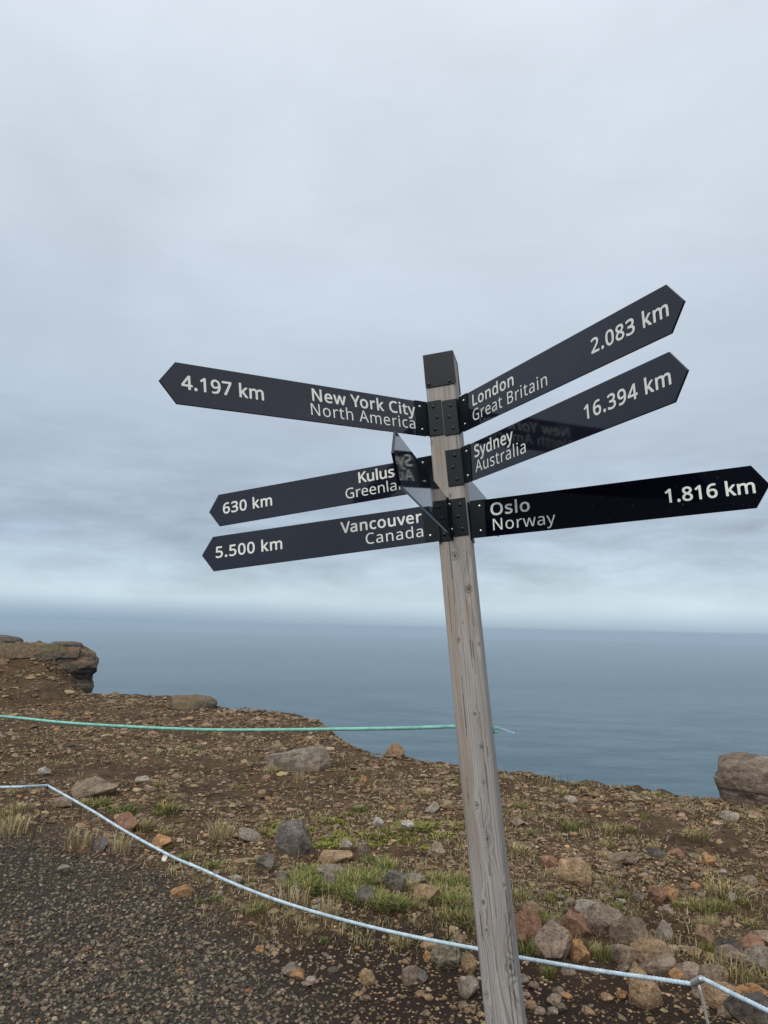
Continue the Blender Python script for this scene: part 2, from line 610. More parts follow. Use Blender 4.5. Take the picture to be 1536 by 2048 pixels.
def chip(v, rg, cuts=7, depth=(0.45, 0.85), rnd=0.0):
    """cut a ball with random planes into an angular stone"""
    v = v.copy()
    for _ in range(cuts):
        n = rg.normal(size=3)
        n /= np.linalg.norm(n)
        d = rg.uniform(*depth)
        over = v @ n - d
        v -= np.outer(np.clip(over, 0, None), n)
    if rnd:
        v *= 1 + rnd * rg.normal(size=(len(v), 1))
    return v


def stones(name, pos, size, colours, sub, flat, label_kind):
    base, f = ico(sub)
    K = 16
    var = np.stack([chip(base, rng, 8, (0.4, 0.8), 0.04) for _ in range(K)])
    N = len(pos)
    v = var[rng.integers(0, K, N)]
    # random turn before flattening
    q = rng.normal(size=(N, 4))
    q /= np.linalg.norm(q, axis=1)[:, None]
    a, bq, c, d = q.T
    Rm = np.stack([1 - 2 * (c * c + d * d), 2 * (bq * c - a * d), 2 * (bq * d + a * c),
                   2 * (bq * c + a * d), 1 - 2 * (bq * bq + d * d), 2 * (c * d - a * bq),
                   2 * (bq * d - a * c), 2 * (c * d + a * bq), 1 - 2 * (bq * bq + c * c)], 1).reshape(N, 3, 3)
    v = np.einsum('nij,nkj->nki', Rm, v)
    st = np.stack([rng.uniform(0.75, 1.25, N), rng.uniform(0.75, 1.25, N), rng.uniform(*flat, N)], 1)
    v = v * st[:, None, :]
    yaw = rng.uniform(0, 6.28, N)
    cy, sy = np.cos(yaw)[:, None], np.sin(yaw)[:, None]
    v = np.stack([v[..., 0] * cy - v[..., 1] * sy, v[..., 0] * sy + v[..., 1] * cy, v[..., 2]], -1)
    v = v * (size[:, None, None] * 0.5)
    v[..., 2] += (size * 0.5 * st[:, 2] * 0.25)[:, None]
    v = v + pos[:, None, :]
    nv = base.shape[0]
    F = (f[None] + (np.arange(N) * nv)[:, None, None]).reshape(-1, 3)
    me = mesh_from(name, v.reshape(-1, 3), F, False)
    set_col(me, np.repeat(colours, nv, 0))
    o = link(name, me, MAT_STONE, origin=(0, 0, 0))
    tag(o, kind='stuff')
    return o


def palette(cols, wts, n, var=0.22):
    cols, wts = np.array(cols), np.array(wts, float)
    c = cols[rng.choice(len(cols), n, p=wts / wts.sum())]
    return np.clip(c * np.exp(rng.normal(0, var, (n, 1))) * (1 + rng.normal(0, 0.05, (n, 3))), 0.01, 0.6)


BROWN = [(0.185, 0.122, 0.069), (0.135, 0.086, 0.049), (0.165, 0.124, 0.081), (0.260, 0.190, 0.119), (0.210, 0.110, 0.052), (0.070, 0.052, 0.035), (0.215, 0.152, 0.088)]
BROWN_W = [6, 5, 4, 1.6, 0.35, 1.6, 4]
GREYS = [(0.182, 0.147, 0.104), (0.124, 0.104, 0.080), (0.089, 0.075, 0.058), (0.173, 0.143, 0.107), (0.149, 0.110, 0.074), (0.238, 0.194, 0.142), (0.202, 0.103, 0.055), (0.057, 0.047, 0.038)]
GREYS_W = [1.5, 6, 5, 3.5, 2, 0.7, 0.12, 3]


def scatter(n, r0, r1, az0=-0.62, az1=0.62):
    az = rng.uniform(az0, az1, n)
    top = np.minimum(rim(az) - 0.14, r1)
    r = r0 * (top / r0) ** rng.uniform(0, 1, n)
    return np.stack([r * np.sin(az), r * np.cos(az)], 1), r


def dense_enough(xy, seed, lo, hi):
    return fbm(xy[:, 0] * 1.1, xy[:, 1] * 1.1, seed, 4) * 0.6 + fbm(xy[:, 0] * 4.5, xy[:, 1] * 4.5, seed + 3, 3) * 0.4 > rng.uniform(lo, hi, len(xy))


# brown slope: small litter everywhere, thinner in bare patches
xy, r = scatter(105000, 2.6, 40)
keep = (rng.uniform(0, 1, len(xy)) > path_mask(xy[:, 0], xy[:, 1])) & dense_enough(xy, 31, 0.33, 0.60)
thin = (xy[:, 1] < 4.4) & (rng.uniform(0, 1, len(xy)) < 0.72)
keep &= ~thin
xy, r = xy[keep], r[keep]
size = 0.0027 * r * (1 + 0.85 * rng.pareto(2.8, len(r)).clip(0, 5)) + 0.004
pos = np.column_stack([xy, gz(xy[:, 0], xy[:, 1])])
big = size > 0.040
stones('stone_litter', pos[~big], size[~big], palette(BROWN, BROWN_W, int((~big).sum()), 0.32) * 1.04, 0, (0.35, 0.7), '')
stones('scattered_rubble', pos[big], size[big], palette(BROWN, BROWN_W, int(big.sum()), 0.26) * 1.05, 1, (0.3, 0.6), '')

# grey gravel of the path
xy, r = scatter(66000, 2.4, 9, -0.66, 0.35)
pmk = path_mask(xy[:, 0], xy[:, 1])
keep = rng.uniform(0.0, 1.0, len(xy)) < pmk * (0.55 + 0.9 * fbm(xy[:, 0] * 1.3, xy[:, 1] * 1.3, 44, 3)) - 0.05
xy, r = xy[keep], r[keep]
size = 0.008 + 0.024 * rng.beta(1.2, 2.6, len(r)) + 0.0010 * r + (rng.uniform(0, 1, len(r)) < 0.03) * rng.uniform(0, 0.022, len(r))
pos = np.column_stack([xy, gz(xy[:, 0], xy[:, 1])])
stones('gravel', pos, size * 0.9, palette(GREYS, GREYS_W, len(pos), 0.24) * np.array([1.02, 0.975, 0.90]), 1, (0.55, 1.0), '')
# fine crumbs on the bare soil in front of the rope
xy, r = scatter(3800, 2.4, 4.6, -0.3, 0.66)
keep = rng.uniform(0, 1, len(xy)) > path_mask(xy[:, 0], xy[:, 1])
xy, r = xy[keep], r[keep]
pos = np.column_stack([xy, gz(xy[:, 0], xy[:, 1])])
stones('soil_crumbs', pos, rng.uniform(0.006, 0.017, len(r)), palette(BROWN, BROWN_W, len(r), 0.4) * 0.50, 0, (0.5, 1.0), '')


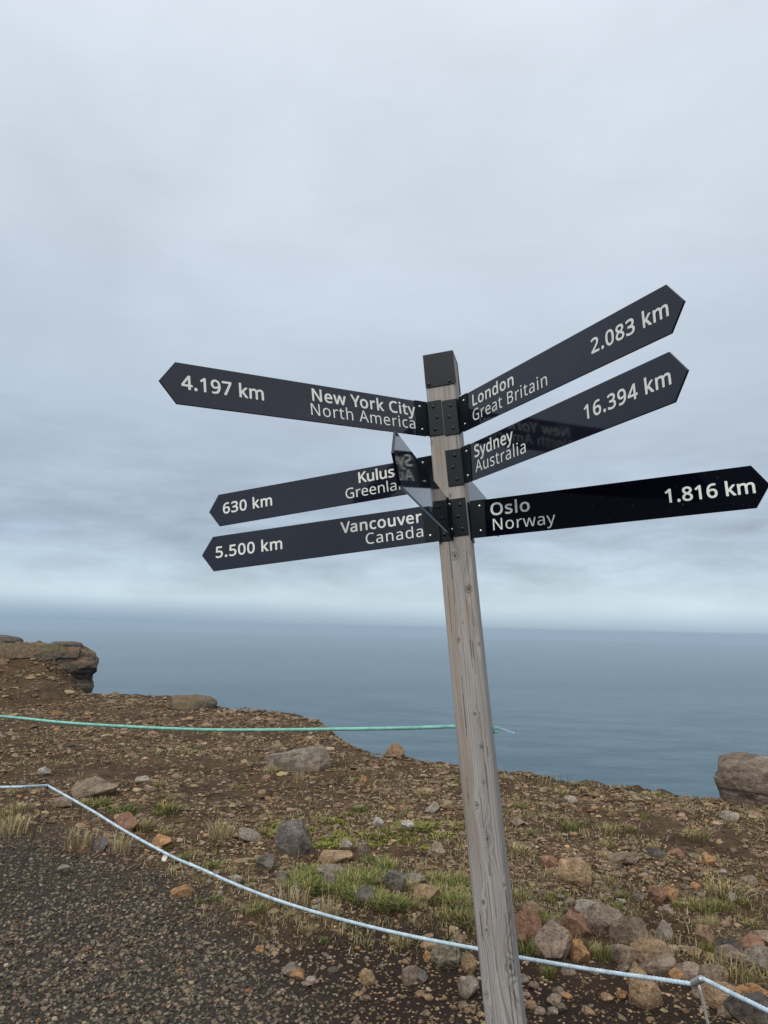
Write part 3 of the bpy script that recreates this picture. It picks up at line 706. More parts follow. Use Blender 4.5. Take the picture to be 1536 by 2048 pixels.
GLYPHS = '''{" ":[208,[]],".":[215,[[[58,24,58,43,58,63],[63,77,72,85,82,93],[93,97,107,97,121,97],[132,93,142,85,152,77],[157,63,157,43,157,24],[152,10,142,2,132,-7],[121,-11,107,-11,93,-11],[82,-7,72,2,63,10]]]],"0":[459,[[[419,349,419,287,419,241],[416,199,409,163,402,126],[391,96,376,70,360,45],[341,25,316,12,292,-1],[263,-8,229,-8,186,-8],[150,4,122,27,94,51],[73,85,60,129,46,173],[39,226,39,287,39,349],[46,402,58,446,71,490],[91,523,119,547,146,570],[183,581,229,581,271,581],[307,570,335,547,364,523],[385,490,399,446,412,402]],[[110,339,110,287,110,235],[114,191,121,156,129,122],[142,96,159,78,177,61],[200,52,229,52,257,52],[281,61,298,78,315,95],[328,121,336,156,344,191],[348,235,348,287,348,339],[344,383,336,417,328,452],[315,478,298,495,281,513],[257,521,229,521,200,521],[177,513,159,495,142,478],[129,452,121,417,114,383]]]],"1":[459,[[[285,191,285,0,262,0],[239,0,216,0,216,133],[216,267,216,400,216,416],[216,429,216,439,216,450],[217,460,217,470,218,479],[218,489,219,499,210,490],[203,483,196,477,189,471],[180,464,169,455,149,438],[129,422,108,405,96,421],[84,437,71,452,123,492],[175,532,226,573,246,573],[265,573,285,573,285,382]]]],"2":[459,[[[417,21,417,0,291,0],[165,0,38,0,38,20],[38,39,38,59,88,109],[138,160,188,210,217,239],[242,265,261,287,281,310],[296,332,306,353,316,375],[322,399,322,424,322,456],[312,480,294,496,275,512],[250,520,221,520,193,520],[168,516,147,506,126,496],[105,483,83,466,70,482],[57,497,45,513,60,526],[76,538,94,548,112,558],[132,566,153,572,174,578],[196,581,221,581,256,581],[287,574,313,562,338,550],[358,532,372,510,387,487],[394,460,394,428,394,398],[388,370,375,344,363,318],[346,292,324,267,302,241],[276,214,247,185,207,146],[167,107,128,67,128,66],[128,65,128,64,224,64],[321,64,417,64,417,43]]]],"3":[459,[[[395,480,395,439,395,413],[391,391,381,372,371,353],[358,338,340,326,322,315],[301,306,277,302,277,300],[277,299,277,298,323,293],[357,279,379,255,402,231],[413,201,413,163,413,130],[405,100,390,74,374,48],[350,28,318,14,286,-1],[244,-8,193,-8,163,-8],[136,-6,110,-1,84,3],[60,11,36,23,36,45],[36,67,36,89,60,77],[86,68,114,61,142,55],[168,51,194,51,245,51],[282,61,305,81,328,101],[339,129,339,164,339,188],[333,208,320,223,308,237],[289,248,265,255,241,262],[213,265,179,265,160,265],[142,265,123,265,123,285],[123,306,123,326,142,326],[161,326,180,326,211,326],[238,330,259,339,280,348],[296,361,307,377,318,394],[323,412,323,434,323,462],[314,483,295,498,276,514],[251,521,219,521,199,521],[180,519,164,515,147,511],[132,506,117,498,103,491],[89,483,75,473,63,489],[51,505,39,521,60,537],[85,551,115,563,145,575],[180,581,218,581,278,581],[323,567,352,540,381,514]]]],"4":[459,[[[443,151,443,130,415,130],[387,130,359,130,359,87],[359,43,359,0,337,0],[314,0,291,0,291,43],[291,87,291,130,200,130],[108,130,17,130,17,150],[17,170,17,190,107,319],[196,447,286,576,311,576],[335,576,359,576,359,448],[359,321,359,193,387,193],[415,193,443,193,443,172]],[[291,314,291,374,291,388],[291,400,291,412,292,423],[292,434,293,444,293,454],[294,464,294,474,294,483],[295,492,295,500,294,500],[293,500,292,500,288,490],[282,479,276,468,269,456],[263,446,257,438,200,356],[143,275,86,193,154,193],[223,193,291,193,291,253]]]],"5":[459,[[[202,351,221,351,260,351],[294,345,322,331,351,318],[374,299,389,274,405,249],[413,219,413,183,413,143],[404,109,387,81,370,52],[346,30,314,15,282,0],[244,-8,199,-8,169,-8],[142,-5,116,0,90,5],[68,13,51,23,51,45],[51,68,51,90,70,78],[93,69,121,62,148,55],[175,52,200,52,228,52],[253,57,274,65,295,74],[311,88,323,106,335,125],[341,148,341,176,341,213],[329,242,306,262,283,282],[247,292,197,292,182,292],[165,291,146,288,127,285],[111,283,99,280,88,287],[76,295,64,302,71,392],[79,482,86,573,182,573],[277,573,373,573,373,551],[373,530,373,508,297,508],[222,508,146,508,141,453],[137,398,132,342,141,344],[154,346,169,348,185,350]]]],"6":[459,[[[44,202,44,245,44,278],[46,310,51,342,55,374],[63,405,75,433,86,462],[101,487,121,510,141,532],[166,549,196,562,226,574],[263,581,306,581,318,581],[330,580,344,579,357,578],[368,576,377,573,377,553],[377,533,377,513,367,516],[356,519,344,520,332,522],[320,523,308,523,271,523],[240,517,216,504,191,492],[172,475,158,454,143,433],[133,408,127,380,120,352],[116,323,115,291,116,291],[118,291,119,291,128,304],[138,315,150,326,162,336],[177,344,194,350,212,356],[232,358,255,358,288,358],[317,352,342,338,367,324],[386,305,400,279,414,253],[421,221,421,184,421,145],[414,111,399,82,384,53],[363,31,336,15,309,0],[276,-8,239,-8,212,-8],[186,-3,163,7,139,17],[119,33,101,54,83,75],[69,101,59,133,49,165]],[[218,51,238,51,272,51],[299,62,320,84,341,105],[351,139,351,184,351,221],[342,250,324,271,305,292],[277,303,241,303,215,303],[194,298,175,287,156,277],[142,264,131,248,121,232],[115,215,115,198,115,180],[118,163,123,146,128,129],[136,113,146,99,157,84],[170,73,185,64,200,56]]]],"7":[459,[[[135,0,109,0,187,169],[266,339,344,508,241,508],[138,508,35,508,35,530],[35,551,35,573,163,573],[291,573,419,573,419,554],[419,536,419,518,342,345],[264,173,187,0,161,0]]]],"8":[459,[[[196,581,229,581,262,581],[292,575,318,565,343,555],[363,539,378,519,393,499],[400,473,400,443,400,420],[395,400,385,383,375,366],[362,351,346,338,329,325],[311,313,291,303,315,292],[336,279,355,265,374,251],[390,234,401,216,413,197],[419,175,419,148,419,116],[411,89,395,65,380,42],[358,24,330,11,302,-2],[269,-8,231,-8,190,-8],[155,-2,126,10,98,23],[76,40,61,63,47,86],[39,113,39,146,39,172],[45,195,56,214,67,233],[81,250,99,264,118,278],[137,289,158,299,139,310],[122,322,107,336,92,349],[80,365,71,383,62,400],[58,421,58,444,58,474],[65,498,80,518,95,538],[115,554,141,565,167,575]],[[108,165,108,145,108,117],[118,94,138,76,158,57],[188,48,229,48,268,48],[298,57,319,76,339,94],[350,118,350,148,350,166],[345,183,335,197,325,211],[311,224,293,235,275,246],[254,256,229,265,225,267],[221,269,217,270,193,260],[173,249,157,237,141,226],[129,212,121,197,112,182]],[[259,524,228,524,198,524],[174,517,155,502,136,488],[127,468,127,441,127,421],[131,405,141,391,150,378],[163,367,179,357,195,348],[213,339,232,330,250,338],[267,347,282,357,297,366],[308,378,317,392,326,405],[330,422,330,441,330,468],[321,488,302,502,284,517]]]],"9":[459,[[[417,371,417,328,417,295],[415,263,410,231,406,198],[398,168,387,139,375,111],[360,85,340,63,320,41],[295,23,265,11,234,-2],[197,-8,154,-8,143,-8],[131,-7,117,-6,103,-5],[91,-3,82,0,82,20],[82,40,82,60,91,57],[103,54,115,53,128,51],[141,50,152,50,190,50],[221,56,245,68,269,80],[289,97,303,118,318,139],[328,164,334,192,341,220],[345,250,346,281,344,281],[342,281,341,281,333,268],[323,257,310,247,298,237],[283,229,266,223,248,217],[228,214,204,214,172,214],[143,221,118,235,93,248],[74,268,61,294,47,319],[40,350,40,387,40,427],[48,462,63,491,78,520],[99,542,127,557,154,573],[186,581,223,581,250,581],[276,575,299,565,323,555],[343,539,361,518,379,497],[392,471,402,439,412,408]],[[243,521,223,521,190,521],[163,510,142,488,120,466],[110,433,110,388,110,351],[119,322,137,301,155,280],[182,269,220,269,245,269],[268,275,286,285,305,296],[320,309,330,325,340,341],[346,357,346,374,346,392],[343,409,338,426,333,444],[325,460,315,474,305,488],[292,500,277,508,261,517]]]],"A":[512,[[[462,0,437,0,414,59],[391,118,368,177,292,177],[217,177,141,177,118,118],[96,59,73,0,49,0],[24,0,0,0,75,192],[149,383,224,575,245,575],[267,575,289,575,363,383],[437,192,512,0,487,0]],[[304,357,282,415,281,419],[278,427,274,438,271,449],[267,461,263,473,260,485],[257,494,255,500,252,490],[250,479,247,468,244,457],[241,447,238,438,235,429],[232,421,230,415,209,357],[187,299,165,241,226,241],[286,241,346,241,325,299]]]],"B":[521,[[[187,573,241,573,313,573],[367,562,404,541,440,520],[459,483,459,431,459,408],[455,388,446,371,438,354],[426,339,409,328,393,316],[373,308,350,304,350,303],[350,301,350,300,374,296],[395,289,415,279,435,269],[450,254,461,236,472,217],[478,193,478,163,478,128],[470,99,454,74,438,50],[415,31,385,19,356,6],[320,0,279,0,212,0],[145,0,78,0,78,191],[78,382,78,573,132,573]],[[221,329,256,329,305,329],[339,337,357,352,375,368],[384,392,384,423,384,454],[373,477,351,490,329,504],[293,511,245,511,213,511],[182,511,150,511,150,450],[150,389,150,329,185,329]],[[187,269,150,269,150,199],[150,130,150,61,188,61],[227,61,265,61,316,61],[352,71,371,91,391,110],[401,136,401,168,401,189],[397,206,388,221,379,236],[364,248,344,256,323,265],[295,269,260,269,223,269]]]],"C":[507,[[[349,517,323,517,293,517],[265,512,241,502,216,491],[195,476,178,456,161,436],[148,412,139,383,130,354],[125,322,125,286,125,239],[132,198,147,164,162,129],[184,102,213,83,242,65],[279,55,322,55,348,55],[371,57,394,62,416,66],[438,71,460,78,460,57],[460,36,460,15,438,7],[416,1,393,-2,371,-6],[343,-8,312,-8,254,-8],[205,4,166,28,127,52],[98,86,78,131,59,175],[49,227,49,287,49,330],[55,370,67,406,79,442],[97,473,120,499,143,525],[172,545,206,559,240,574],[280,581,324,581,353,581],[382,578,409,572,436,566],[461,558,482,547,472,527],[463,506,453,486,435,494],[416,501,394,508,372,514]]]],"G":[584,[[[326,281,326,302,392,302],[458,302,524,302,524,209],[524,115,524,22,493,11],[462,4,431,-1,399,-6],[363,-8,323,-8,264,-8],[214,4,173,28,133,51],[102,85,81,130,59,174],[49,226,49,286,49,346],[61,398,84,442,108,486],[142,520,186,544,230,568],[283,581,346,581,378,581],[408,578,437,572,465,566],[492,558,516,547,507,526],[498,505,489,484,469,493],[446,501,421,508,395,514],[369,517,342,517,296,517],[257,508,225,489,192,470],[167,444,150,409,133,375],[124,334,124,286,124,241],[132,201,146,166,161,131],[184,103,216,84,247,64],[289,55,340,55,365,55],[387,56,404,59,422,61],[438,64,452,68,452,125],[452,182,452,238,410,238],[368,238,326,238,326,260]]]],"K":[496,[[[418,108,496,0,468,0],[440,0,411,0,344,91],[276,182,209,273,189,256],[169,239,150,222,150,148],[150,74,150,0,126,0],[102,0,78,0,78,191],[78,382,78,573,102,573],[126,573,150,573,150,478],[150,384,150,290,166,308],[182,327,199,345,215,363],[232,381,249,399,300,457],[352,515,403,573,431,573],[460,573,488,573,412,489],[336,406,261,323,339,215]]]],"L":[420,[[[185,0,78,0,78,191],[78,382,78,573,102,573],[126,573,150,573,150,403],[150,234,150,64,233,64],[317,64,400,64,400,43],[400,21,400,0,293,0]]]],"N":[609,[[[532,191,532,0,504,0],[476,0,447,0,345,159],[243,317,141,476,140,476],[139,476,138,476,139,463],[140,449,141,432,142,415],[142,397,143,378,144,359],[144,340,144,320,144,213],[144,107,144,0,122,0],[100,0,78,0,78,191],[78,382,78,573,106,573],[133,573,161,573,263,415],[365,257,467,99,468,99],[469,99,470,99,469,107],[469,120,468,137,467,154],[466,173,466,193,465,214],[464,232,464,249,464,357],[464,465,464,573,487,573],[509,573,532,573,532,382]]]],"O":[626,[[[577,346,577,287,577,243],[572,202,561,166,549,130],[533,99,510,73,488,47],[461,27,428,13,395,-1],[357,-8,314,-8,269,-8],[230,-1,196,13,163,27],[136,47,114,73,92,99],[76,130,65,167,54,203],[49,244,49,288,49,347],[59,398,78,442,97,486],[126,520,166,545,205,569],[254,581,314,581,372,581],[420,569,459,545,498,521],[527,486,547,442,567,398]],[[125,335,125,287,125,239],[132,198,145,163,159,128],[179,101,207,83,235,64],[271,55,314,55,357,55],[392,64,420,83,447,101],[468,128,481,163,495,198],[501,239,501,287,501,359],[486,416,456,457,426,498],[379,518,314,518,271,518],[235,509,207,490,179,472],[159,445,145,411,132,377]]]],"S":[440,[[[403,183,403,153,403,119],[394,90,378,66,361,42],[337,24,307,11,276,-2],[240,-8,198,-8,177,-8],[156,-7,137,-5,117,-3],[99,0,83,4,67,8],[53,13,41,19,41,42],[41,65,41,88,60,80],[84,72,113,65,141,58],[171,55,201,55,230,55],[253,58,273,66,292,73],[306,84,316,98,326,112],[330,128,330,147,330,165],[326,181,318,194,310,207],[297,219,277,230,258,241],[230,252,196,265,171,274],[150,283,131,294,113,304],[97,316,85,330,73,343],[63,358,57,375,51,392],[48,412,48,435,48,465],[56,491,71,513,87,534],[108,551,136,563,163,575],[195,581,231,581,262,581],[291,578,318,572,344,566],[368,558,389,549,381,528],[374,507,366,487,347,495],[325,503,302,508,279,514],[254,517,229,517,205,517],[185,514,169,507,153,500],[141,490,133,478,125,465],[121,450,121,434,121,415],[125,399,133,386,141,373],[154,361,172,351,191,341],[215,330,246,318,280,306],[308,293,332,279,355,265],[372,248,385,228,397,208]]]],"V":[481,[[[456,573,481,573,413,382],[345,191,277,0,253,0],[229,0,204,0,136,191],[68,382,0,573,25,573],[50,573,75,573,118,450],[161,328,204,205,210,190],[215,175,220,160,224,146],[228,132,231,119,235,106],[238,93,241,80,243,93],[246,106,250,119,253,133],[257,147,262,161,266,176],[271,191,277,207,319,329],[362,451,405,573,430,573]]]],"Y":[454,[[[177,385,227,291,277,385],[326,479,376,573,402,573],[428,573,454,573,390,456],[327,339,263,222,263,148],[263,74,263,0,239,0],[215,0,191,0,191,73],[191,146,191,219,127,337],[64,455,0,573,26,573],[52,573,79,573,128,479]]]],"a":[450,[[[203,437,231,437,283,437],[322,426,347,403,372,380],[385,343,385,293,385,195],[385,98,385,0,368,0],[351,0,334,0,329,20],[325,41,320,61,319,61],[318,61,317,61,304,45],[292,32,279,22,266,12],[251,4,234,-1,217,-6],[196,-8,172,-8,147,-8],[124,-3,103,6,82,15],[66,29,55,48,43,67],[37,91,37,119,37,162],[54,195,87,219,121,242],[173,254,243,257,267,257],[292,258,316,259,316,268],[316,276,316,285,316,321],[308,345,293,359,277,373],[255,380,227,380,204,380],[183,377,163,370,142,363],[123,356,106,347,99,365],[91,383,84,400,103,410],[125,419,151,426,176,433]],[[273,209,252,208,198,206],[161,197,141,182,120,167],[110,146,110,119,110,95],[117,77,132,66,147,55],[165,49,188,49,225,49],[255,59,279,79,303,99],[315,130,315,172,315,184],[315,197,315,210,294,209]]]],"c":[385,[[[265,-8,241,-8,203,-8],[169,0,139,15,109,31],[86,55,69,87,53,120],[44,162,44,213,44,265],[53,308,71,342,88,375],[112,399,142,415,173,430],[207,438,245,438,267,438],[288,436,309,431,329,426],[346,421,358,415,351,395],[344,376,337,356,324,361],[309,365,292,370,275,374],[259,376,244,376,215,376],[191,370,172,358,154,345],[140,327,131,303,122,279],[117,249,117,213,117,179],[122,150,131,126,140,102],[153,84,172,71,190,59],[213,53,240,53,263,53],[284,55,302,60,320,65],[336,71,351,78,351,57],[351,36,351,15,337,8],[321,2,304,-2,286,-6]]]],"d":[493,[[[243,-8,221,-8,167,-8],[124,11,92,48,60,85],[44,140,44,214,44,288],[60,344,93,381,125,419],[168,438,221,438,244,438],[263,435,280,429,296,424],[311,416,323,407,335,397],[346,386,354,374,356,374],[358,374,359,374,359,381],[358,392,356,405,355,419],[354,430,354,438,354,495],[354,552,354,609,378,609],[401,609,425,609,425,406],[425,203,425,0,406,0],[387,0,368,0,365,19],[361,38,358,58,357,58],[356,58,354,58,346,45],[335,34,323,24,311,15],[296,7,279,1,263,-5]],[[193,51,232,51,277,51],[309,63,328,88,346,113],[355,150,355,200,355,205],[355,209,355,213,355,267],[346,308,329,336,311,365],[279,379,231,379,193,379],[165,364,146,334,127,304],[117,263,117,213,117,161],[127,121,146,93,165,65]]]],"e":[452,[[[196,438,234,438,271,438],[303,430,329,414,356,398],[376,375,390,346,404,317],[411,283,411,244,411,230],[411,215,411,201,313,201],[215,201,117,201,118,153],[131,116,154,90,178,65],[211,52,254,52,281,52],[306,55,327,60,348,65],[370,72,392,82,392,61],[392,41,392,20,370,10],[349,3,327,-1,306,-6],[280,-8,251,-8,210,-8],[174,0,143,17,112,33],[88,58,70,91,53,124],[44,164,44,212,44,259],[52,299,68,333,84,366],[106,392,134,411,163,429]],[[257,380,233,380,200,380],[173,369,154,348,134,326],[122,296,119,257,192,257],[265,257,338,257,338,282],[334,303,326,322,319,340],[308,354,292,364,277,375]]]],"h":[495,[[[139,490,139,431,139,420],[138,410,138,399,137,389],[136,379,135,370,136,370],[138,370,140,370,149,385],[160,398,174,407,188,417],[203,424,221,429,238,435],[255,437,273,437,308,437],[337,432,360,421,384,410],[401,393,413,370,425,347],[431,317,431,280,431,187],[431,93,431,0,407,0],[384,0,361,0,361,92],[361,183,361,275,361,310],[353,336,338,353,322,370],[298,379,265,379,233,379],[207,372,189,360,171,348],[158,331,150,308,143,284],[139,256,139,222,139,148],[139,74,139,0,115,0],[92,0,68,0,68,203],[68,406,68,609,92,609],[115,609,139,609,139,550]]]],"i":[207,[[[115,430,139,430,139,287],[139,143,139,0,115,0],[92,0,68,0,68,143],[68,287,68,430,92,430]],[[92,591,104,591,115,591],[124,587,133,580,141,573],[145,562,145,546,145,531],[141,520,133,512,124,505],[115,501,104,501,92,501],[83,505,75,512,67,520],[63,531,63,546,63,562],[67,573,75,580,83,587]]]],"k":[428,[[[138,397,138,291,138,283],[138,271,137,257,136,244],[135,231,135,221,136,221],[137,221,138,221,141,226],[146,232,152,240,159,248],[165,256,172,264,179,273],[184,279,189,285,235,333],[281,381,326,430,354,430],[381,430,409,430,351,369],[293,307,235,246,297,164],[359,82,421,0,393,0],[364,0,336,0,286,67],[237,134,187,200,171,186],[154,172,138,158,138,105],[138,53,138,0,115,0],[91,0,68,0,68,203],[68,406,68,609,91,609],[115,609,138,609,138,503]]]],"l":[207,[[[139,203,139,0,115,0],[92,0,68,0,68,203],[68,406,68,609,92,609],[115,609,139,609,139,406]]]],"m":[750,[[[512,438,540,438,588,438],[625,425,649,401,673,376],[685,335,685,280,685,187],[685,93,685,0,662,0],[638,0,615,0,615,92],[615,184,615,277,615,310],[608,336,594,353,580,370],[558,379,528,379,486,379],[456,366,438,342,420,318],[411,283,411,237,411,158],[411,79,411,0,388,0],[365,0,342,0,342,92],[342,184,342,277,342,299],[338,318,332,333,326,348],[316,360,303,367,290,375],[274,379,253,379,225,379],[202,372,185,360,169,348],[157,331,150,308,142,285],[139,257,139,223,139,149],[139,74,139,0,115,0],[92,0,68,0,68,143],[68,287,68,430,87,430],[106,430,125,430,129,410],[132,391,136,371,137,371],[138,371,140,371,149,386],[160,399,173,409,186,418],[200,426,217,431,233,435],[249,438,266,438,299,438],[327,432,349,420,371,408],[388,390,398,366,399,366],[400,366,402,366,416,390],[436,408,461,420,486,432]]]],"n":[495,[[[257,438,275,438,326,438],[365,425,391,401,418,376],[431,335,431,280,431,187],[431,93,431,0,407,0],[384,0,361,0,361,92],[361,183,361,275,361,310],[353,336,338,353,322,370],[298,379,265,379,217,379],[184,365,166,338,148,312],[139,273,139,223,139,149],[139,74,139,0,115,0],[92,0,68,0,68,143],[68,287,68,430,87,430],[106,430,125,430,129,410],[132,391,136,371,137,371],[138,371,140,371,149,386],[161,399,175,409,189,418],[205,426,222,431,239,435]]]],"o":[485,[[[442,263,442,216,442,180],[437,148,428,121,418,93],[405,70,388,51,370,31],[349,17,324,7,300,-3],[272,-8,241,-8,213,-8],[187,-3,163,7,139,17],[118,31,100,51,83,70],[69,93,59,121,49,148],[44,180,44,216,44,263],[52,304,68,336,84,369],[107,394,137,412,167,429],[203,438,244,438,283,438],[317,429,347,412,377,394],[400,369,417,336,433,304]],[[117,267,117,216,117,182],[121,153,130,128,139,103],[153,84,172,71,190,57],[214,51,243,51,272,51],[296,57,314,71,333,84],[347,103,356,128,364,153],[369,182,369,216,369,250],[364,279,355,303,346,327],[332,346,314,359,296,372],[272,379,242,379,198,379],[167,364,147,335,127,306]]]],"r":[331,[[[249,438,269,438,277,438],[285,437,295,437,304,436],[312,435,319,433,316,411],[313,390,310,368,303,370],[296,371,287,372,279,373],[271,374,264,374,247,374],[231,370,217,363,202,356],[188,347,176,334,165,321],[155,306,149,289,142,271],[139,251,139,229,139,153],[139,76,139,0,115,0],[92,0,68,0,68,143],[68,287,68,430,87,430],[107,430,126,430,129,404],[131,377,134,351,135,351],[136,351,137,351,146,367],[157,382,170,395,183,408],[198,418,214,426,231,434]]]],"s":[384,[[[348,142,348,119,348,91],[341,68,327,49,313,30],[294,16,268,6,242,-3],[212,-8,176,-8,146,-8],[121,-6,99,-1,77,4],[58,11,42,19,42,41],[42,62,42,83,59,75],[80,67,104,60,128,53],[153,49,178,49,214,49],[240,55,256,66,272,78],[280,93,280,112,280,123],[277,133,271,141,265,150],[255,158,239,167,224,175],[202,185,174,196,146,206],[122,217,103,228,83,238],[68,251,57,266,46,281],[41,300,41,324,41,360],[56,388,85,408,115,428],[154,438,202,438,228,438],[253,435,275,430,298,425],[319,418,339,409,331,390],[323,372,315,353,297,360],[278,367,258,372,238,377],[218,380,197,380,168,380],[146,375,131,366,116,357],[108,344,108,328,108,316],[112,306,119,298,126,290],[137,282,154,274,170,266],[191,256,219,246,246,236],[269,226,289,215,308,204],[323,191,333,176,343,161]]]],"t":[289,[[[192,50,212,50,222,50],[233,51,245,53,256,54],[265,56,272,59,272,41],[272,23,272,5,264,1],[254,-2,240,-4,226,-7],[213,-8,200,-8,177,-8],[157,-4,138,4,119,11],[103,25,91,44,80,63],[74,90,74,125,74,209],[74,292,74,375,53,375],[33,375,13,375,13,387],[13,398,13,409,33,418],[54,428,75,437,84,468],[93,498,103,528,117,528],[130,528,144,528,144,496],[144,463,144,430,186,430],[227,430,269,430,269,412],[269,393,269,375,227,375],[186,375,144,375,144,292],[144,210,144,127,144,101],[151,81,163,69,176,56]]]],"u":[495,[[[404,430,427,430,427,287],[427,143,427,0,408,0],[389,0,370,0,366,19],[363,38,359,57,358,57],[357,57,356,57,347,42],[335,30,321,20,306,10],[291,3,273,-1,256,-6],[238,-8,220,-8,186,-8],[157,-3,134,8,110,19],[93,36,81,59,69,82],[63,112,63,148,63,242],[63,336,63,430,87,430],[111,430,135,430,135,338],[135,245,135,153,135,119],[142,93,158,76,173,59],[198,51,230,51,262,51],[287,57,306,69,324,81],[337,98,345,121,353,145],[357,173,357,206,357,281],[357,355,357,430,380,430]]]],"v":[407,[[[190,0,163,0,109,143],[54,287,0,430,25,430],[50,430,75,430,106,345],[136,261,167,176,171,165],[176,152,180,137,185,123],[190,109,193,96,197,83],[200,72,201,63,202,63],[203,63,204,63,207,72],[210,83,214,96,218,110],[222,123,227,138,232,152],[237,165,241,176,271,261],[302,345,332,430,357,430],[382,430,407,430,353,287],[298,143,244,0,217,0]]]],"w":[630,[[[370,162,346,243,342,254],[339,265,336,276,333,287],[330,298,328,308,325,317],[323,327,321,335,319,344],[317,351,316,357,315,357],[314,357,313,357,312,351],[310,344,308,335,306,327],[304,317,302,307,300,297],[297,286,294,275,291,265],[288,253,284,242,258,162],[233,81,207,1,180,1],[153,1,127,1,87,144],[48,287,9,431,33,431],[57,431,82,431,102,354],[121,278,141,201,145,186],[149,170,153,154,157,139],[160,124,163,109,166,95],[168,83,169,73,170,73],[171,73,172,73,174,79],[176,87,178,97,180,107],[182,117,185,128,187,138],[190,149,193,160,196,170],[199,180,201,188,227,269],[252,350,277,431,303,431],[329,431,354,431,379,350],[404,269,428,188,432,176],[436,163,440,149,444,135],[447,122,451,109,454,96],[456,84,457,74,458,74],[459,74,460,74,461,83],[463,94,466,108,469,121],[473,136,477,153,481,169],[485,185,489,201,509,278],[529,354,549,431,573,431],[597,431,621,431,582,287],[542,144,502,1,474,1],[447,1,419,1,395,82]]]],"y":[409,[[[59,286,1,430,26,430],[51,430,76,430,107,348],[138,267,169,185,175,171],[179,157,184,144,189,130],[193,117,196,105,200,92],[203,80,205,68,206,68],[207,68,209,68,212,82],[217,99,224,121,231,142],[238,164,245,186,275,267],[304,349,333,430,358,430],[384,430,409,430,347,267],[285,104,224,-59,214,-86],[202,-109,188,-130,174,-150],[158,-165,138,-176,119,-187],[95,-192,67,-192,55,-192],[43,-192,34,-190,24,-189],[16,-188,9,-186,9,-167],[9,-149,9,-130,15,-131],[22,-132,30,-133,38,-134],[47,-135,56,-135,73,-135],[87,-132,99,-126,111,-119],[121,-111,130,-99,138,-88],[146,-74,152,-59,159,-40],[167,-21,174,-2,116,142]]]]}'''

# ------------------------------------------------------------------ signpost
AX_O = np.array([0.2998, 2.6804, 1.6])
AX = np.array([-0.0913, 0.1078, 1.0])
AX /= np.linalg.norm(AX)
E1 = np.array([math.cos(-0.2583), math.sin(-0.2583), 0])
E1 -= AX * (E1 @ AX)
E1 /= np.linalg.norm(E1)
E2 = np.cross(AX, E1)
PW, BOW, TOP = 0.115, 0.0067, 1.0489
BOT = -1.72


def pp(x, y, t):
    """post frame: x across the front face, y away from the viewer, t along the timber"""
    return AX_O + AX * t + E1 * (x + BOW * (t * t - 0.3)) + E2 * y


base_pt = pp(0, 0, -1.62)
post_root = empty('signpost', base_pt)
tag(post_root, 'leaning grey wooden signpost with dark arrow blades giving distances to faraway cities', 'signpost')


def post_uv(px, py):
    """where a photo pixel lands on the front face: across, along"""
    d = ray(px, py)
    P0 = pp(0, -PW / 2, -0.3)
    s = ((P0 - CAM) @ E2) / (d @ E2)
    q = CAM + d * s - AX_O
    t = q @ AX
    return q @ E1 - BOW * (t * t - 0.3), t


KNOTS = [(910, 1112, .012), (937, 1178, .011), (917, 1280, .006), (958, 1289, .005), (950, 1428, .005), (963, 1494, .007), (967, 1565, .005),
         (954, 1611, .008), (975, 1679, .010), (1007, 1770, .004), (967, 1805, .006), (974, 1861, .006), (1021, 1935, .017), (972, 1990, .006),
         (863, 886, .006), (900, 992, .007), (925, 1245, .003), (890, 1700, .004)]
nper = 56
rows = 1350
cham = 0.006
side = np.linspace(-PW / 2 + cham, PW / 2 - cham, nper)
per = []
for k in range(4):
    for s in side:
        x, y = s, -PW / 2
        for _ in range(k):
            x, y = -y, x
        per.append((x, y, k, s))
per = np.array(per)
NP = len(per)
ts = np.linspace(BOT, TOP - 0.002, rows)
TT, XX = np.meshgrid(ts, per[:, 3], indexing='ij')
_, KK = np.meshgrid(ts, per[:, 2], indexing='ij')
g = XX + 0.016 * (fbm(XX * 7 + KK * 5, TT * 0.9 + KK * 9, 61, 2) - 0.5) + 0.0018 * (fbm(XX * 40 + KK * 7, TT * 3, 62, 2) - 0.5)
knotd = np.zeros_like(g)
ringd = np.full_like(g, 9.0)
knots = [(0, *post_uv(px, py), rad) for px, py, rad in KNOTS]
for k in (1, 2, 3):
    for _ in range(7):
        knots.append((k, rng.uniform(-.045, .045), rng.uniform(-1.5, .9), rng.uniform(.003, .010)))
for face, u0, t0, rad in knots:
    du, dt = XX - u0, (TT - t0)
    onf = (KK == face)
    sg = rad * 1.9
    wv = np.exp(-(du / sg) ** 2 - (dt / (sg * 2.6)) ** 2) * onf
    rho = np.sqrt(du ** 2 + (dt / 1.5) ** 2)
    g = g * (1 - wv) + (u0 + np.sign(du + 1e-9) * 0 + rho * 1.25) * wv
    rw = rho * (1 + 0.5 * (fbm(du * 160 + t0 * 50, dt * 110, 90, 2) - 0.5))
    knotd = np.maximum(knotd, sstep(rad * 0.55, rad * 0.30, rw) * onf)
    ringd = np.where(onf, np.minimum(ringd, np.abs(rw - rad * 0.85) / (0.0007 + rad * 0.07)), ringd)
lines = 0.5 + 0.5 * np.sin(g * 720 + 5 * fbm(g * 60, TT * 0.7, 63, 2))
fib = fbm(g * 520 + KK * 31, TT * 3.2, 64, 3)
broad = fbm(g * 70 + KK * 13, TT * 1.6, 65, 3)
dirt = fbm(XX * 18 + KK * 3, TT * 6, 66, 4)
low = sstep(0.3, -0.9, TT)                                   # the grain stands out more toward the foot of the timber
dark = np.clip((0.12 + 0.24 * low) * (lines ** 2.4) * (0.4 + 1.2 * fbm(g * 90 + 3, TT * 1.1, 70, 2)) + 1.15 * np.clip(0.52 - fib, 0, 1) + 0.55 * (broad - 0.5) + 0.12, 0, 1)
